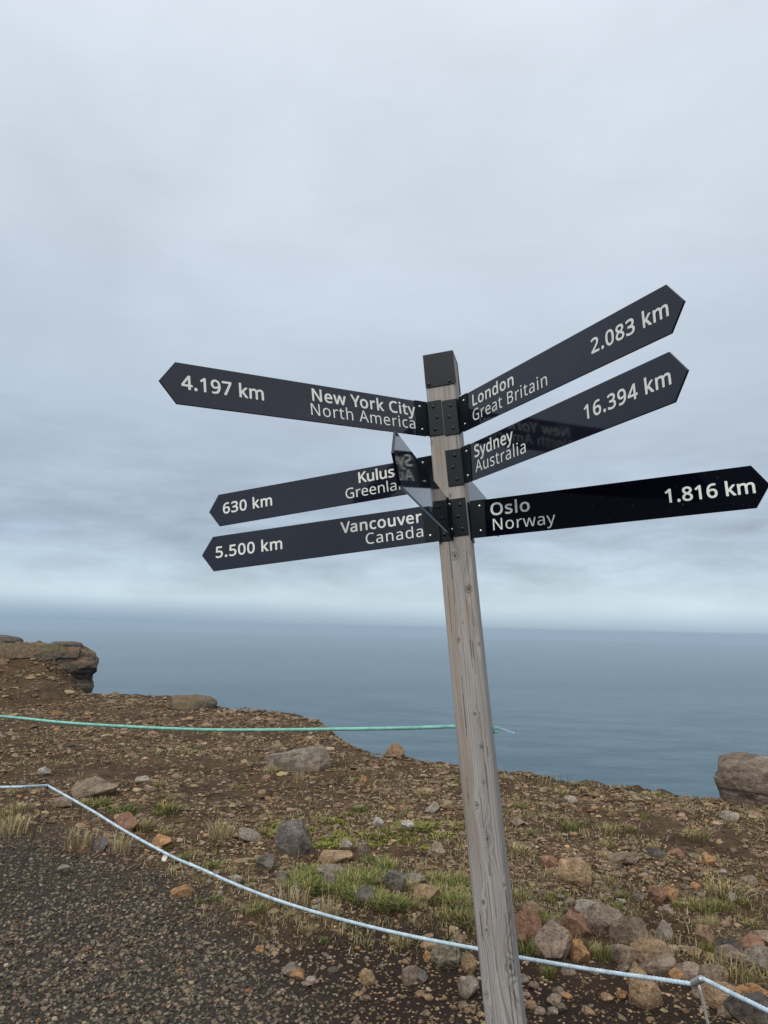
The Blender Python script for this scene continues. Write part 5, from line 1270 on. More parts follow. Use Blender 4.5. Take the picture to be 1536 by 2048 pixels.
_rock_n = 0
G_R = 'rocks lying on the brown slope'
ROCKS = [
    # photo box, colour, label
    (530, 1500, 660, 1550, 'grey', 'large low pale grey boulder with lichen near the cliff edge', dict(hi=True, dep=0.7, sink=.45)),
    (550, 1655, 634, 1718, 'slate', 'dark grey blocky boulder beside the yellow green moss', dict(hi=True, cuts=6)),
    (640, 1705, 703, 1731, 'tan', 'tan flat rock at the upper edge of the green grass', {}),
    (677, 1683, 709, 1708, 'pale', 'upright rounded pale rock just behind the tan flat rock in the grass', {}),
    (716, 1692, 737, 1716, 'pink', 'small pinkish upright stone at the right end of the tan flat rock', {}),
    (624, 1734, 687, 1757, 'grey', 'rough grey slab lying in the green grass', {}),
    (645, 1753, 669, 1780, 'grey', 'small grey stone under the rough slab in the grass', {}),
    (711, 1779, 751, 1812, 'slate', 'dark grey rounded rock in the grass, lower of two dark ones', {}),
    (768, 1752, 809, 1787, 'slate', 'dark grey pointed rock in the grass, upper of two dark ones', {}),
    (829, 1776, 881, 1810, 'tan', 'round brown rock in the grass left of the post', {}),
    (855, 1690, 890, 1720, 'pink', 'pinkish rock above the grass, close left of the post', {}),
    (851, 1611, 878, 1631, 'pale', 'pale stone on bare soil left of the post, well above the grass', {}),
    (745, 1640, 767, 1656, 'white', 'whitish stone at the right end of the moss', {}),
    (801, 1645, 828, 1664, 'white', 'second whitish stone, between the moss and the post', {}),
    (513, 1717, 548, 1750, 'slate', 'dark stone on bare soil left of the grass above the rope', {}),
    (554, 1747, 578, 1772, 'grey', 'grey stone at the left end of the grass above the rope', {}),
    (832, 1731, 850, 1748, 'tan', 'small tan stone in the grass between pinkish and round brown rocks', {}),
    (719, 1554, 736, 1569, 'orange', 'small orange stone right of the large pale boulder', {}),
    (766, 1491, 809, 1517, 'tan', 'pointed tan rock standing on the skyline left of the post', dict(dep=0.9, sink=.5)),
    (478, 1661, 522, 1689, 'pale', 'flat pale stone left of the dark blocky boulder', {}),
    (812, 1752, 850, 1772, 'pale', 'pale flat stone touching the dark pointed rock in the grass', {}),
    (1113, 1730, 1180, 1779, 'tan', 'smooth orange tan block alone on the slope right of the post', dict(hi=True, cuts=7)),
    (1086, 1718, 1115, 1741, 'red', 'reddish stone just left of the smooth orange tan block', {}),
    (1318, 1776, 1352, 1803, 'orange', 'upper right of two joined reddish brown rocks mid slope', {}),
    (1298, 1784, 1334, 1815, 'red', 'lower left of two joined reddish brown rocks mid slope', {}),
    (1171, 1824, 1249, 1878, 'pink', 'large grey pink rock, biggest in the row above the rope right of the post', dict(hi=True)),
    (1226, 1850, 1292, 1906, 'brown', 'lumpy brown rock leaning against the large grey pink rock', dict(hi=True)),
    (1124, 1840, 1178, 1884, 'red', 'red brown pitted rock left of the large grey pink rock', {}),
    (1026, 1836, 1087, 1896, 'red', 'rust red boulder touching the right side of the post', dict(hi=True)),
    (1073, 1870, 1137, 1927, 'pink', 'sloping pinkish slab between the rust red boulder and the rope', dict(hi=True)),
    (1144, 1895, 1177, 1931, 'orange', 'small bright orange cone shaped rock just above the rope', {}),
    (1099, 1843, 1134, 1873, 'brown', 'brown rock between the rust red boulder and the pitted red rock', {}),
    (1225, 1903, 1272, 1938, 'brown', 'brown speckled rock just above the rope, left of the big rounded one', {}),
    (1268, 1898, 1340, 1942, 'tan', 'big rounded tan brown rock just above the rope', dict(hi=True, cuts=6)),
    (1281, 1922, 1346, 1956, 'pink', 'purple grey slab lying against the big rounded tan rock', {}),
    (1308, 1856, 1344, 1887, 'grey', 'grey brown wedge on dark soil right of the lumpy brown rock', {}),
    (1395, 1865, 1427, 1898, 'tan', 'tan knobbly rock up the slope from the white stake', {}),
    (1431, 1887, 1483, 1920, 'dark', 'black rock spotted with white lichen near the right edge', {}),
    (1479, 1885, 1526, 1917, 'red', 'red brown rock right of the black lichened rock', {}),
    (1506, 1873, 1550, 1899, 'pink', 'pale pinkish rock at the right edge behind the red brown one', {}),
    (1440, 1910, 1488, 1944, 'pink', 'dusty pink rock below the black lichened rock', {}),
    (1495, 1912, 1560, 1955, 'grey', 'large grey rock cut by the right edge', dict(hi=True)),
    (1392, 1938, 1448, 1968, 'brown', 'brown flat rock behind the sleeve of the white stake', {}),
    (1356, 1938, 1396, 1963, 'pink', 'speckled pink rock left of the sleeve of the white stake', {}),
    (1340, 1946, 1368, 1970, 'orange', 'small orange rock touching the rope left of the white stake', {}),
    (1266, 1965, 1318, 2026, 'tan', 'tall tan pink rock on dark soil below the rope', dict(hi=True, dep=.6)),
    (1411, 1988, 1478, 2028, 'tan', 'flat triangular tan rock right of the white stake', dict(hi=True)),
    (1475, 1985, 1528, 2026, 'orange', 'orange rock under the rope in the bottom right corner', {}),
    (1464, 2015, 1545, 2062, 'dark', 'black rock in the bottom right corner', dict(hi=True)),
    (1234, 1989, 1253, 2003, 'orange', 'orange pebble left of the tall tan pink rock', {}),
    (1152, 1810, 1208, 1831, 'pale', 'flat pale grey slab above the large grey pink rock', {}),
    (1042, 1814, 1086, 1837, 'tan', 'flat tan rock just above the rust red boulder', {}),
    (1298, 1704, 1330, 1719, 'dark', 'dark flat stone far up the right slope', {}),
    (1336, 1702, 1366, 1719, 'red', 'dark reddish flat stone beside the dark flat stone up the right slope', {}),
    (1219, 1711, 1275, 1736, 'brown', 'long low brown rock half buried in the middle of the right slope', {}),
    (1407, 1718, 1429, 1737, 'orange', 'small reddish orange stone high on the right slope', {}),
    (1120, 1593, 1153, 1607, 'pale', 'flat pale stone close to the cliff edge right of the post', {}),
    (1440, 1622, 1475, 1640, 'pale', 'pale flat stone high on the right near the big edge boulder', {}),
    (864, 1900, 927, 1946, 'olive', 'lumpy grey green rock left of the post below the rope', dict(hi=True, cuts=4, rough=.08)),
    (925, 1921, 953, 1950, 'tan', 'tan rock between the lumpy grey green rock and the post', {}),
    (847, 1910, 865, 1928, 'orange', 'orange stone at the left end of the lumpy grey green rock', {}),
    (918, 1969, 956, 2002, 'grey', 'rounded grey stone at the foot of the post', dict(cuts=6)),
    (721, 1950, 748, 1975, 'tan', 'tan stone on dark soil at the bottom, left of the post', {}),
    (579, 1945, 607, 1960, 'orange', 'flat orange stone at the edge of the gravel at the bottom', {}),
    (512, 1896, 528, 1910, 'orange', 'small round orange stone at the edge of the gravel', {}),
    (840, 1885, 876, 1900, 'tan', 'low tan stone touching the rope from below', {}),
    (805, 1944, 835, 1976, 'pink', 'pinkish stone on dark soil in front of the lumpy grey green rock', {}),
    (822, 1944, 854, 1968, 'slate', 'dark grey stone behind the pinkish stone near the bottom', {}),
    (147, 1566, 229, 1600, 'brown', 'wide brown rock right of the left stake top', dict(hi=True)),
    (77, 1538, 99, 1553, 'white', 'small white stone above the left stake', {}),
    (229, 1640, 275, 1672, 'red', 'reddish rock under the rope on the left', {}),
    (306, 1676, 340, 1698, 'orange', 'orange tan rock just under the rope left of centre', {}),
    (344, 1776, 387, 1796, 'orange', 'long flat orange rock on the gravel edge at left', {}),
    (116, 1736, 142, 1752, 'grey', 'grey stone sitting on the dark gravel at left', {}),
    (105, 1603, 140, 1621, 'brown', 'brown stone between the left stake and the rope', {}),
    (188, 1681, 216, 1705, 'slate', 'dark stone among straw coloured grass at the left', {}),
    (455, 1752, 485, 1772, 'pale', 'pale flat stone under the rope above the gravel', {}),
    (565, 1933, 600, 1955, 'grey', 'grey stone behind the flat orange stone on the gravel edge', {}),
    (270, 1555, 300, 1566, 'pale', 'flat pale stone on the far left slope right of the wide brown rock', {}),
    (1020, 1640, 1048, 1658, 'pink', 'pinkish stone close right of the post on the upper slope', {}),
    (1480, 1752, 1512, 1772, 'pink', 'pinkish stone at the right edge halfway up the slope', {}),
]
for x0, y0, x1, y1, c, lab, kw in ROCKS:
    put_rock('rock', x0, y0, x1, y1, c, lab, G_R, **kw)

# medium stones that nothing tells apart
kinds = list(RC)
n_soil = n_up = 0
for k in range(900):
    px, py = rng.uniform(0, 1536), rng.uniform(1450, 2046)
    d = ray(px, py)
    az = math.atan2(d[0], d[1])
    rr = CAM[2] * math.hypot(d[0], d[1]) / -d[2]
    if rr > rim(az) - 0.4:
        continue
    x, y = rr * math.sin(az), rr * math.cos(az)
    pm_ = float(path_mask(x, y))
    if pm_ > 0.35 or any(x0 - 6 < px < x1 + 6 and y0 - 4 < py < y1 + 6 for x0, y0, x1, y1, *_ in ROCKS):
        continue
    wpx = (7 + 10 * rng.beta(1.3, 3)) * (0.5 + 0.5 * (py - 1450) / 450) + 3
    if py > 1800 and px > 1040:
        wpx *= 1.5
    c = rng.choice(['brown', 'tan', 'grey', 'pink', 'pale', 'brown', 'slate', 'orange', 'olive'], p=[.22, .24, .10, .14, .07, .13, .02, .05, .03])
    if y < 4.3:
        n_soil += 1
        lab, gp_ = 'small rough stone scattered on the dark soil near the rope', 'small stones near the rope'
    else:
        n_up += 1
        lab, gp_ = 'small rough stone scattered over the brown slope beyond the rope', 'small stones on the slope'
    if n_soil + n_up > 275:
        break
    put_rock('stone', px - wpx / 2, py - wpx * 0.62, px + wpx / 2, py, c, lab, gp_, 'stone')


# a scrap of something white standing by a stone
ps = g_at(327, 1722)
V, F = [], []
for i in range(7):
    a = i / 6
    for s_ in (-1, 1):
        for th in (0, 1):
            V.append(ps + np.array([s_ * (0.010 + 0.008 * math.sin(a * 3)) + 0.012 * a * a, 0.012 * math.sin(a * 2.4) + th * 0.003, a * 0.046 - 0.004]))
for i in range(6):
    o = i * 4
    for p_, q_ in ((0, 2), (2, 3), (3, 1), (1, 0)):
        F.append((o + p_, o + q_, o + 4 + q_, o + 4 + p_))
F += [(0, 1, 3, 2), (24, 26, 27, 25)]
sc = link('scrap', mesh_from('scrap', V, F), plain('white_scrap', (0.75, 0.74, 0.68), 0.6, 0, 0.3, 0.1, 120))
tag(sc, 'tiny curled white scrap standing upright under the rope above the gravel', 'scrap')


# ------------------------------------------------------------------ rock outcrops at the edge
def ledge(name, c, size, seed, label, cat, exps=(3.2, 3.2), n=46, layers=5.5, amp=0.10, front_slope=0.0, lean=0.0, soil=True, yaw=0.0):
    """a block of layered basalt: rounded box, ledges along the bedding, blocky joints; soil on its level parts"""
    cells = np.linspace(-1, 1, n)
    V, F = [], []
    for axis in range(3):
        for sgn in (-1, 1):
            o = len(V)
            for i in cells:
                for j in cells:
                    p = [0, 0, 0]
                    p[axis] = sgn
                    p[(axis + 1) % 3] = i
                    p[(axis + 2) % 3] = j
                    V.append(p)
            for i in range(n - 1):
                for j in range(n - 1):
                    q = (o + i * n + j, o + (i + 1) * n + j, o + (i + 1) * n + j + 1, o + i * n + j + 1)
                    F.append(q if sgn > 0 else q[::-1])
    P = np.array(V, float)
    e = exps[0]
    P = P / (np.abs(P) ** e).sum(1)[:, None] ** (1 / e)
    Nn = P / np.linalg.norm(P, axis=1)[:, None]
    off = Vector((seed * 3.1, seed * 1.7, seed * 0.9))
    size = np.array(size)
    out = np.zeros(len(P))
    for i, (p, nn) in enumerate(zip(P, Nn)):
        wpos = Vector(p * size)
        z = wpos.z + 0.10 * mnoise.noise(wpos * 1.2 + off)
        led = math.sin(z * layers * 2.6 + 1.4 * mnoise.noise(wpos * 0.8 + off))
        led = math.copysign(abs(led) ** 0.5, led)
        cell = mnoise.cell(Vector((wpos.x * 2.2, wpos.y * 2.2, z * layers * 0.8)) + off)
        big = mnoise.fractal(wpos * 0.7 + off, 0.9, 2.0, 5)
        sm = mnoise.fractal(wpos * 5 + off, 0.8, 2.0, 4)
        sidew = 1 - abs(nn[2]) * 0.7
        out[i] = amp * (0.55 * led * sidew + 0.5 * (cell - 0.0) * sidew + 1.5 * big + 0.35 * sm)
    Q = P * size + Nn * out[:, None]
    if front_slope:
        k = np.clip((0.45 - P[:, 0]) / 0.9, 0, 1) * np.clip(-P[:, 1], 0, 1)
        Q[:, 1] -= front_slope * k * (0.8 - P[:, 2]) * size[2]
    Q[:, 0] += lean * (P[:, 2]) * size[2] * np.clip(P[:, 0], 0, 1)
    cs, sn = math.cos(yaw), math.sin(yaw)
    Q = np.stack([Q[:, 0] * cs - Q[:, 1] * sn, Q[:, 0] * sn + Q[:, 1] * cs, Q[:, 2]], 1)
    me = mesh_from(name, Q + np.array(c), F, False)
    nor = np.zeros(len(Q) * 3, np.float32)
    me.vertices.foreach_get('normal', nor)
    nz = nor.reshape(-1, 3)[:, 2]
    u = fbm(Q[:, 0] * 3 + seed, Q[:, 2] * 9 + Q[:, 1] * 2, 71, 4)
    rockc = np.array([.110, .090, .072])[None] * (0.55 + 0.9 * u)[:, None]
    pale = sstep(0.60, 0.72, fbm(Q[:, 0] * 5, Q[:, 2] * 14 + Q[:, 1] * 4, 73, 3))[:, None] * 0.6
    rockc = rockc * (1 - pale) + np.array([.19, .175, .16]) * pale
    if soil:
        top = sstep(0.30, 0.62, nz + 0.5 * (u - 0.5))[:, None]
        so = np.array([.150, .098, .060]) * (0.7 + 0.6 * fbm(Q[:, 0] * 4, Q[:, 1] * 4, 74, 4))[:, None]
        gr_ = sstep(0.6, 0.7, fbm(Q[:, 0] * 1.5 + 4, Q[:, 1] * 1.5, 75, 3))[:, None] * 0.6
        so = so * (1 - gr_) + np.array([.085, .085, .035]) * gr_
        rockc = rockc * (1 - top) + so * top
    set_col(me, rockc)
    o = link(name, me, MAT_CLIFF)
    tag(o, label, cat)
    return o


p = at_range(26, 1346, 19.1)
ledge('rock_outcrop', (p[0], p[1] + 0.3, p[2] + 0.02), (1.66, 1.1, 0.60), 4,
      'brown layered rock outcrop with a dark face overhanging the sea at far left', 'outcrop', n=84, lean=0.16, amp=0.085, exps=(5.5, 5.5), soil=True, layers=4.6,
      yaw=0.42, front_slope=1.1)
p = at_range(134, 1296, 19.0)
ledge('knoll_boulder', (p[0], p[1], p[2] + 0.02), (0.34, 0.35, 0.16), 17,
      'rounded boulder on top of the rock face at far left', 'boulder', n=26, amp=0.035, soil=False)
p = at_range(8, 1290, 20.6)
ledge('knoll_boulder', (p[0] - .1, p[1], p[2] + 0.03), (0.42, 0.5, 0.18), 6,
      'dark low rock hump on the knoll, cut by the left edge', 'boulder', n=30, amp=0.04, soil=False)
p = at_range(392, 1410, 14.6)
ledge('rock_ledge', (p[0] - .10, p[1] + .25, p[2] - 0.06), (0.40, 0.55, 0.18), 9,
      'small squared rock ledge on the skyline right of the big outcrop', 'ledge', n=40, amp=0.05, exps=(7, 7), soil=True, front_slope=1.6, yaw=0.25)
p = at_range(1553, 1604, 8.35)
ledge('edge_boulder', (p[0], p[1] + .2, p[2] + 0.10), (0.43, 0.42, 0.25), 13,
      'big brown grey boulder on the cliff edge cut by the right edge of the picture', 'boulder', n=70, amp=0.050, exps=(7.0, 7.0), soil=False, layers=3.4, lean=0.0, yaw=-0.46)
bo = bpy.data.objects['edge_boulder']
a_ = bo.data.attributes['col']
buf = np.zeros(len(bo.data.vertices) * 4, np.float32)
a_.data.foreach_get('color', buf)
buf = buf.reshape(-1, 4)
buf[:, :3] = buf[:, :3] * np.array([1.5, 1.35, 1.25])
a_.data.foreach_set('color', buf.ravel())

# ------------------------------------------------------------------ grass
GREEN = [(.050, .085, .016), (.085, .125, .022), (.155, .175, .036), (.25, .225, .065)]
YEL = [(.36, .275, .105), (.28, .22, .085), (.22, .205, .07), (.40, .32, .16), (.16, .165, .05)]
STRAW = [(.46, .375, .23), (.37, .29, .16), (.28, .22, .11), (.50, .43, .30)]


def tuft_mesh(name, seed, nblade, hgt, spread, cols, lean=0.6, wid=0.0022, stalks=0):
    rg_ = np.random.default_rng(seed)
    V, F, C = [], [], []
    for k in range(nblade + stalks):
        stalk = k >= nblade
        a = rg_.uniform(0, 6.28)
        r = spread * 0.5 * math.sqrt(rg_.uniform(0, 1)) * (0.6 if stalk else 1)
        x0, y0 = math.cos(a) * r, math.sin(a) * r
        hh = hgt * rg_.uniform(0.45, 1.0) * (2.3 * rg_.uniform(.7, 1.2) if stalk else 1)
        da = a + rg_.normal(0, 0.9)
        ln = lean * rg_.uniform(0.2, 1.1) * (0.28 if stalk else 1.0)
        wd = wid * (0.65 if stalk else rg_.uniform(.7, 1.3))
        sx, sy = -math.sin(da + rg_.normal(0, .5)), math.cos(da)
        c = np.array(cols[rg_.integers(len(cols))]) * rg_.uniform(.75, 1.2)
        if stalk:
            c = np.array(STRAW[rg_.integers(4)])
        o = len(V)
        n = 4
        for j in range(n + 1):
            t = j / n
            out = hh * ln * t ** 1.8
            z = hh * t * (1 - 0.28 * ln * t)
            ww = wd * (1 - t) ** 0.7 + 0.0003
            cx, cy = x0 + math.cos(da) * out, y0 + math.sin(da) * out
            V += [(cx - sx * ww, cy - sy * ww, z - .008 * (j == 0)), (cx + sx * ww, cy + sy * ww, z - .008 * (j == 0))]
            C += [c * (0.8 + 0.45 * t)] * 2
            if j:
                F.append((o + 2 * j - 2, o + 2 * j - 1, o + 2 * j + 1, o + 2 * j))
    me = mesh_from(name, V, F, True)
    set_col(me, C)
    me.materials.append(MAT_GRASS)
    return me


TUFT = {
    'green': [tuft_mesh('grass_tuft', 100 + i, 150, .080, .19, GREEN, 1.15, .0022) for i in range(3)],
    'mixed': [tuft_mesh('grass_tuft', 110 + i, 140, .082, .19, GREEN + GREEN[1:3] + YEL[:3], 1.2, .0021, 2) for i in range(3)],
    'yellow': [tuft_mesh('grass_tuft', 120 + i, 130, .075, .18, YEL + STRAW[:1], 1.25, .0019, 2) for i in range(3)],
    'straw': [tuft_mesh('grass_tuft', 130 + i, 100, .080, .17, STRAW + YEL[:2], 1.0, .0016, 9) for i in range(3)],
    'moss': [tuft_mesh('moss_cushion', 140 + i, 260, .020, .15, [(.215, .225, .035), (.27, .27, .05), (.13, .15, .03)], 1.0, .0030) for i in range(3)],
}


def put_tuft(kind, px, py, wpx, hpx, label, group, cat='grass', name='grass_tuft'):
    d = ray(px, py)
    az = math.atan2(d[0], d[1])
    p = g_at(px, py)
    if math.hypot(p[0], p[1]) > rim(az) - 0.05:
        return
    dist = np.linalg.norm(p - CAM)
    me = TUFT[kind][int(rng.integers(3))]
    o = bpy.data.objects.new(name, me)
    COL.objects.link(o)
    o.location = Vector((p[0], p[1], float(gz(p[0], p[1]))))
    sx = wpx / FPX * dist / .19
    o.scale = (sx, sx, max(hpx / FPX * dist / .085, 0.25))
    o.rotation_euler = (0, 0, rng.uniform(0, 6.28))
    tag(o, label, cat, group)


G1 = 'grass tufts among the rocks'
NAMED = [
    ('green', 190, 1614, 48, 20, 'short dark green grass clump under the rope near the left stake'),
    ('green', 245, 1628, 55, 22, 'wider dark green grass clump right of the smaller one near the left stake'),
    ('mixed', 337, 1626, 50, 24, 'olive green grass clump right of the two dark green clumps'),
    ('straw', 22, 1668, 62, 42, 'tall straw coloured grass at the left edge beside the dark stake'),
    ('yellow', 45, 1622, 40, 22, 'yellow green tuft behind the dark leaning stake'),
    ('straw', 160, 1694, 62, 46, 'straw grass clump with long stalks, left, above the gravel'),
    ('straw', 241, 1704, 46, 46, 'thin straw grass clump standing under the rope above the gravel'),
    ('yellow', 291, 1662, 44, 26, 'yellow tuft just above the rope on the left'),
    ('yellow', 332, 1672, 32, 24, 'small yellow tuft above the orange tan rock by the rope'),
    ('straw', 440, 1676, 52, 42, 'straw grass clump well above the rope left of centre'),
    ('yellow', 382, 1706, 28, 16, 'small yellow tuft touching the rope left of centre'),
    ('green', 428, 1736, 34, 16, 'small green tuft hugging the rope'),
    ('green', 400, 1808, 18, 13, 'tiny bright green tuft beside the long flat orange rock'),
    ('green', 437, 1802, 28, 12, 'low green tuft on the gravel edge below the rope'),
    ('mixed', 512, 1822, 46, 20, 'olive tuft on dark soil just below the rope'),
    ('straw', 585, 1812, 60, 50, 'row of upright straw stalks behind the rope left of the grass patch'),
    ('straw', 655, 1836, 50, 44, 'straw stalks rising behind the rope below the grey slab'),
    ('yellow', 618, 1866, 30, 20, 'small yellow tuft below the rope on dark soil'),
    ('green', 650, 1884, 14, 12, 'tiny green sprout on dark soil below the rope'),
    ('yellow', 800, 1892, 40, 24, 'yellow green tuft right below the rope left of the post'),
    ('green', 722, 1624, 30, 20, 'rounded green tuft on the slope above the moss'),
    ('yellow', 846, 1594, 46, 22, 'yellow tuft high on the slope left of the post'),
    ('yellow', 540, 1546, 30, 20, 'yellow tuft at the left end of the large pale boulder'),
    ('straw', 598, 1562, 24, 26, 'straw stalks before the hollow of the large pale boulder'),
    ('yellow', 1040, 1706, 46, 20, 'golden tuft close right of the post'),
    ('mixed', 1038, 1617, 28, 14, 'small olive tuft right of the post near the cliff edge'),
    ('yellow', 1124, 1588, 28, 14, 'small yellow tuft above the flat pale stone at the cliff edge'),
    ('mixed', 1142, 1658, 38, 20, 'olive tuft with one stalk on the slope right of the post'),
    ('yellow', 1217, 1663, 40, 18, 'yellow green tuft in the middle of the right slope'),
    ('green', 1289, 1636, 18, 13, 'small round green tuft high on the right slope'),
    ('green', 1068, 1670, 26, 14, 'dark green tuft close right of the post, above the golden tuft'),
    ('yellow', 1212, 1768, 34, 22, 'yellow tuft right of the smooth orange tan block'),
    ('mixed', 1116, 1802, 42, 22, 'olive tuft below the smooth orange tan block'),
    ('green', 1242, 1795, 20, 14, 'tiny green tuft below the long low brown rock'),
    ('yellow', 1452, 1790, 70, 34, 'big golden tuft on the right slope'),
    ('mixed', 1402, 1824, 42, 28, 'olive tuft below the big golden tuft'),
    ('mixed', 1362, 1816, 28, 16, 'small olive tuft right of the joined reddish rocks'),
    ('yellow', 1418, 1852, 34, 20, 'small yellow tuft between the knobbly tan rock and the slope'),
    ('yellow', 1470, 1960, 74, 48, 'big yellow tuft with long stalks near the rope at the right'),
    ('yellow', 1532, 1972, 54, 34, 'yellow tuft at the right edge above the rope'),
    ('green', 1096, 1950, 28, 20, 'small bright green tuft just below the rope right of the post'),
    ('green', 1058, 1908, 46, 30, 'dark green grass at the foot of the rust red boulder'),
    ('mixed', 1110, 1846, 54, 20, 'flattened yellow green tuft behind the brown and red rocks'),
    ('mixed', 1206, 1915, 40, 30, 'tuft with pale stems between the orange cone rock and lumpy brown rock'),
    ('yellow', 1297, 1892, 30, 26, 'yellow tuft at the right end of the lumpy brown rock'),
    ('mixed', 1420, 1905, 28, 20, 'olive tuft left of the black lichened rock'),
    ('yellow', 1395, 1675, 44, 24, 'pale yellow tuft high on the right slope'),
    ('yellow', 1040, 1800, 34, 30, 'yellow tuft with long stalks right beside the post'),
]
for kd, px, py, wp, hp, lab in NAMED:
    put_tuft(kd, px, py, wp, hp, lab, G1)
put_tuft('moss', 882, 1531, 46, 9, 'yellow green moss on the rim of the cliff just left of the post', 'moss cushions', 'moss', 'moss_cushion')
# the green patch behind the rope: many tufts growing into one another
for k in range(84):
    px = rng.uniform(596, 930)
    lo = 1728 + 0.0 * px if px < 780 else 1742
    hi = 1775 + (px - 600) * 0.23
    py = rng.uniform(lo, hi)
    if any(x0 - 2 < px < x1 + 2 and y1 - 2 < py < y1 + 20 for x0, y0, x1, y1, *_ in ROCKS):
        continue
    kd = 'green' if px < 770 and rng.uniform() < .75 else ('mixed' if rng.uniform() < .7 else 'yellow')
    put_tuft(kd, px, py, rng.uniform(38, 70), rng.uniform(13, 25), 'green and yellowish grass tuft of the green patch behind the rope, left of the post',
             'tufts of the green patch')
for k in range(40):
    px, py = [(rng.uniform(560, 900), rng.uniform(1640, 1705)), (rng.uniform(555, 610), rng.uniform(1648, 1668)), (rng.uniform(635, 700), rng.uniform(1640, 1690)), (rng.uniform(690, 790), rng.uniform(1655, 1690))][k % 4]
    put_tuft('moss', px, py, rng.uniform(46, 90), rng.uniform(9, 13), 'low yellow green moss cushion among the rocks left of the post', 'moss cushions', 'moss', 'moss_cushion')
for k in range(95):
    px, py = rng.uniform(0, 1536), rng.uniform(1480, 1860)
    p = g_at(px, py)
    if path_mask(p[0], p[1]) > 0.3 or 590 < px < 940 and py > 1690:
        continue
    s_ = 0.45 + 0.55 * (py - 1480) / 300
    put_tuft(rng.choice(['yellow', 'mixed', 'green', 'straw'], p=[.45, .3, .08, .17]), px, py, rng.uniform(14, 34) * s_, rng.uniform(8, 20) * s_,
             'small sparse tuft of dry grass scattered over the brown slope', 'small tufts on the slope')

# short dead blades and sprouts all over the slope, too many to count
xy, r = scatter(16000, 3.0, 16, -0.6, 0.6)
keep = (fbm(xy[:, 0] * 1.6, xy[:, 1] * 1.6, 51, 4) > rng.uniform(0.36, 0.62, len(xy))) & (rng.uniform(0, 1, len(xy)) > path_mask(xy[:, 0], xy[:, 1]) * 1.2) & (xy[:, 1] > 3.9)
xy, r = xy[keep], r[keep]
V, F, C = [], [], []
pal = np.array(YEL + STRAW + GREEN[2:])
for (x, y), rr in zip(xy, r):
    z = float(gz(x, y))
    for q in range(4):
        a = rng.uniform(0, 6.28)
        hh = rng.uniform(.012, .045)
        ln = rng.uniform(.01, .05)
        bx, by = x + rng.normal(0, .018), y + rng.normal(0, .018)
        wd = 0.0011 + 0.00022 * rr
        o = len(V)
        sx, sy = -math.sin(a) * wd, math.cos(a) * wd
        V += [(bx - sx, by - sy, z - .004), (bx + sx, by + sy, z - .004), (bx + math.cos(a) * ln * .4 + sx * .7, by + math.sin(a) * ln * .4 + sy * .7, z + hh * .7),
              (bx + math.cos(a) * ln * .4 - sx * .7, by + math.sin(a) * ln * .4 - sy * .7, z + hh * .7), (bx + math.cos(a) * ln, by + math.sin(a) * ln, z + hh)]
        F += [(o, o + 1, o + 2, o + 3), (o + 3, o + 2, o + 4)]
        C += [pal[rng.integers(len(pal))] * rng.uniform(.6, 1.0)] * 5
me = mesh_from('sparse_dry_grass', V, F, True)
set_col(me, C)
sg = link('sparse_dry_grass', me, MAT_GRASS, origin=(0, 0, 0))
tag(sg, kind='stuff')

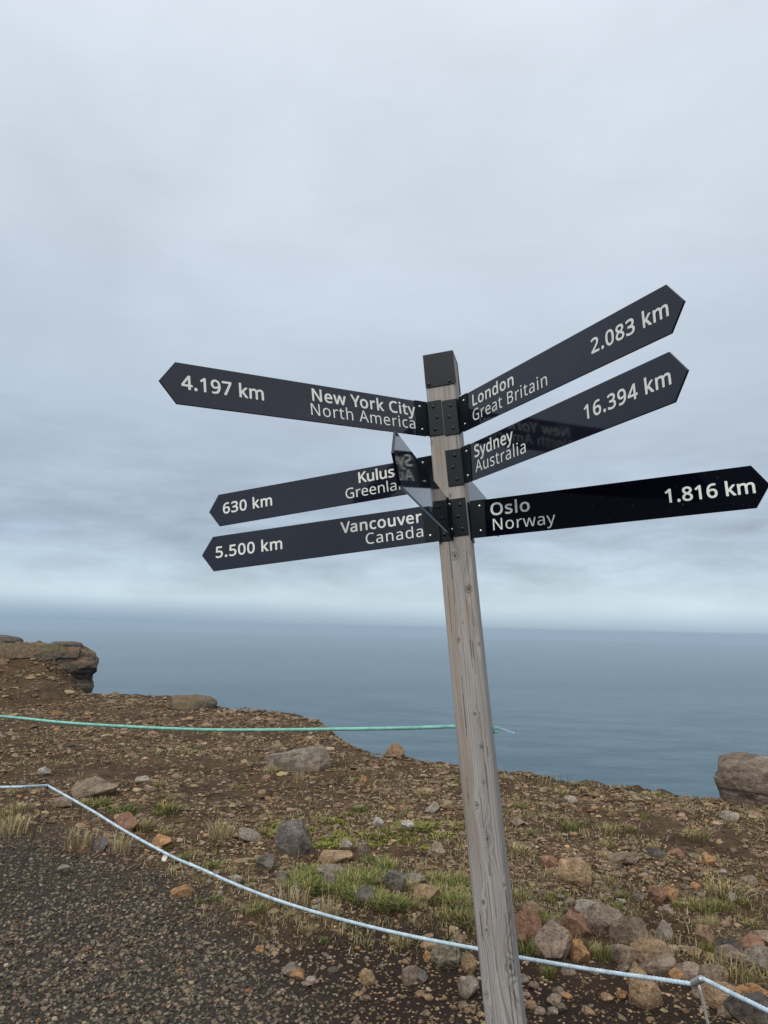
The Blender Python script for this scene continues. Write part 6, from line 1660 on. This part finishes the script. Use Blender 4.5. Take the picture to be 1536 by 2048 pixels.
# ------------------------------------------------------------------ boat far out on the water
d = ray(1027, 1466)
pb = CAM + d * ((SEA_Z - CAM[2]) / d[2])
d2 = ray(996, 1454)
pw = CAM + d2 * ((SEA_Z - CAM[2]) / d2[2])
ax = (pb - pw) / np.linalg.norm(pb - pw)
sd_ = np.array([-ax[1], ax[0], 0])
zz = np.array([0, 0, 1.0])
boat = empty('boat', pb)
tag(boat, 'tiny white motor boat drawing a pale wake far out on the sea beside the post', 'boat')
MAT_BOAT = plain('white_hull', (0.8, 0.8, 0.8), 0.4)
MAT_FOAM = plain('foam', (0.62, 0.66, 0.68), 0.8, 0, 0.2, 0.3, 0.2)
hull = []
st_ = [(-7, 2.4, 1.8), (-3, 2.6, 1.9), (3, 2.4, 2.1), (6.5, 1.2, 2.5), (8, 0.1, 2.8)]
V, F = [], []
for x, hw, tp in st_:
    V += [pb + ax * x + sd_ * hw + zz * tp, pb + ax * x + sd_ * hw * .7 - zz * .4, pb + ax * x - sd_ * hw * .7 - zz * .4, pb + ax * x - sd_ * hw + zz * tp]
for i in range(4):
    for j in range(4):
        F.append((i * 4 + j, i * 4 + (j + 1) % 4, (i + 1) * 4 + (j + 1) % 4, (i + 1) * 4 + j))
F += [(0, 1, 2, 3), (19, 18, 17, 16)]
link('hull', mesh_from('hull', V, F), MAT_BOAT, boat)
V, F = prism([(-4, -1.6), (2.5, -1.6), (3.6, 0), (2.5, 1.6), (-4, 1.6)], ax, sd_, zz, pb, 1.7, 4.2, 0.3)
link('cabin', mesh_from('cabin', V, F), MAT_BOAT, boat)
V, F = [], []
L = np.linalg.norm(pb - pw)
for i in range(40):
    t = i / 39
    c = pb - ax * L * t + zz * 0.25
    hw = (2.6 + 4.5 * t) * (1 - t) ** 0.8 * (0.85 + 0.3 * rng.uniform())
    V += [c + sd_ * hw, c - sd_ * hw]
    if i:
        F.append((2 * i - 2, 2 * i - 1, 2 * i + 1, 2 * i))
wk = link('wake', mesh_from('wake', V, F), MAT_FOAM)
tag(wk, kind='stuff')

# ------------------------------------------------------------------ sea haze
HZ = 31000.0
HTOP = 2.95
z0 = SEA_Z - 4
V = [(x, y, z) for z in (z0, HTOP) for x, y in ((-HZ, -HZ), (HZ, -HZ), (HZ, HZ), (-HZ, HZ))]
F = [(3, 2, 1, 0), (4, 5, 6, 7), (0, 1, 5, 4), (1, 2, 6, 5), (2, 3, 7, 6), (3, 0, 4, 7)]
m = bpy.data.materials.new('sea_haze')
m.use_nodes = True
m.node_tree.nodes.clear()
nt = NT(m.node_tree)
vol = nt.n('ShaderNodeVolumePrincipled')
vol.inputs['Color'].default_value = (0.63, 0.785, 0.92, 1)
vol.inputs['Density'].default_value = 9e-5
out = nt.n('ShaderNodeOutputMaterial')
nt.l(vol.outputs[0], out.inputs['Volume'])
hz = link('haze', mesh_from('haze', V, F), m, origin=(0, 0, 0))
tag(hz, kind='stuff')
